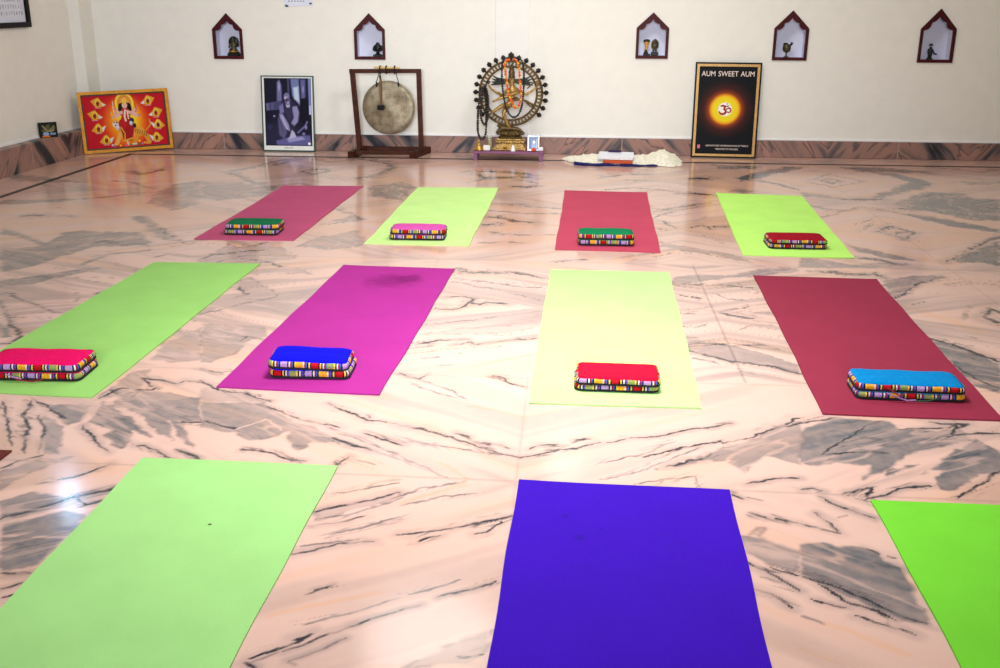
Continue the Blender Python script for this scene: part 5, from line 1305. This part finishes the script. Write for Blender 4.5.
# blue cloth showing under its front edge
m=MB(); nb=60; v=[]
for i in range(nb+1):
    u=i/nb; x=.045+.76*u; y0_=8.765+.012*math.sin(u*17)+.01*math.sin(u*41)+(.05*(u-.8)/.2 if u>.8 else 0)+(.05*(1-u/.05) if u<.05 else 0)
    hgt=.022*(1-.55*u)+.005*math.sin(u*23)
    v+=[(x,y0_,.0008),(x,y0_-.006,max(.003,hgt*.5)),(x,y0_+.006,max(.005,hgt)),(x,y0_+.10,.016),(x,y0_+.10,.0008)]
m.add(v,[(i*5+k,(i+1)*5+k,(i+1)*5+(k+1)%5,i*5+(k+1)%5) for i in range(nb) for k in range(5)]+[(4,3,2,1,0),tuple(nb*5+k for k in range(5))])
tag(m.build('blue_cloth',plain('navy_cloth',(12,17,92),rough=.9,var=.35,scale=30),None,True),'navy blue cloth peeping out under the front of the sheepskin','cloth')
def book(name,cx,cy,z,w,d,h,rz,mat,label,tilt=0,spine_front=False):
    t=thing(name,(cx,cy,z),label,'book'); t.rotation_euler=(tilt,0,rz)
    m=MB(); m.box((0,0,h*.12),(w,d,h*.2),bev=.002); m.box((0,0,h*.88),(w,d,h*.2),bev=.002); m.box((0,-d/2+.004,h/2) if spine_front else (-w/2+.004,0,h/2),(w,.008,h) if spine_front else (.008,d,h),bev=.002); m.build('cover',mat,t,local=True)
    m=MB(); m.box((.002,0,h/2),(w-.014,d-.012,h*.6)); m.build('pages',plain('paper_'+name,(240,238,228),rough=.8,var=.03),t,local=True)
book('orange_book',.425,8.865,.030,.250,.15,.026,R(-5),plain('orange_cover',(206,84,30),rough=.5,var=.1),'orange covered book on the sheepskin underneath the white one',R(8),True)
book('white_book',.408,8.895,.0640,.300,.19,.017,R(-5),plain('white_cover',(236,240,250),rough=.35,var=.03),'white covered book lying on the sheepskin on top of the orange one',R(8))
m=MB(); m.box((.40,8.985,.1005),(.115,.05,.014),rz=R(-4),bev=.004,M=None); tag(m.build('dark_pouch',plain('dark_violet_cloth',(40,24,70),rough=.8,var=.2)),'small dark violet case lying at the far edge of the white book','case')

# ------------------------------------------------------------------ light
def area(name,loc,target,sx,sy,power,rgb,shape='RECTANGLE',spread=180):
    l=bpy.data.lights.new(name,'AREA'); l.shape=shape; l.size=sx
    if shape in ('RECTANGLE','ELLIPSE'): l.size_y=sy
    l.energy=power; l.color=rgb; l.spread=R(spread); o=bpy.data.objects.new(name,l); C.objects.link(o); o.location=loc
    o.rotation_euler=(Vector(target)-Vector(loc)).to_track_quat('-Z','Y').to_euler(); return o
w=bpy.data.worlds.new('daylight'); bpy.context.scene.world=w; w.use_nodes=True
w.node_tree.nodes['Background'].inputs[0].default_value=(.84,.92,1,1); w.node_tree.nodes['Background'].inputs[1].default_value=.06
area('added_fill_frontal',(-.3,-2.3,2.0),(-1.0,9.4,.75),2.6,1.3,70,(.90,.95,1),spread=56)  # added frontal light behind the camera, no window built, narrow spread onto back wall
area('added_fill_back',(.35,6.75,3.03),(.3,6.75,0),.9,.9,58,(1,.98,.95),'DISK')  # added overhead light for the back rows, its reflection lands on the violet mat
area('assumed_ceiling_lamp',(-.9,6.23,3.03),(-.9,6.2,0),1.0,1.0,15,(1,.97,.93),'DISK')  # assumed lamp out of view, placed from the soft glow on the near floor
area('assumed_back_lamp',(.01,9.0,3.0),(.01,8.6,0),.30,.16,1.6,(1,.94,.84))  # assumed lamp out of view above the back wall, placed from a floor glow
area('assumed_left_bulb',(-4.25,7.67,2.80),(-3.0,7.0,0),.06,.06,4,(.45,.70,1),'DISK')  # assumed bluish bulb out of view, placed from its bright reflection in the floor
area('added_fill_front',(-.08,3.62,3.03),(-.08,3.62,0),1.0,1.0,51,(1,.98,.96),'DISK',spread=98)  # added overhead light, limited spread so the floor falls off towards the corners

# ------------------------------------------------------------------ camera
cam=bpy.data.cameras.new('camera'); co=bpy.data.objects.new('camera',cam); C.objects.link(co)
cam.sensor_width=36; cam.sensor_fit='HORIZONTAL'; cam.lens=1015.593/1000*36; cam.clip_start=.05
r_=Vector((.99766526,.06811543,.00493097)); u_=Vector((-.02609994,.31356302,.94920863)); f_=Vector((-.06310959,.94712117,-.31460874))
co.matrix_world=Matrix(((r_.x,u_.x,-f_.x,0),(r_.y,u_.y,-f_.y,0),(r_.z,u_.z,-f_.z,1.3706932),(0,0,0,1)))
sc=bpy.context.scene; sc.camera=co
sc.view_settings.view_transform='Standard'; sc.view_settings.look='None'; sc.view_settings.gamma=1; sc.view_settings.use_curve_mapping=False
sc.view_settings.exposure=0.0
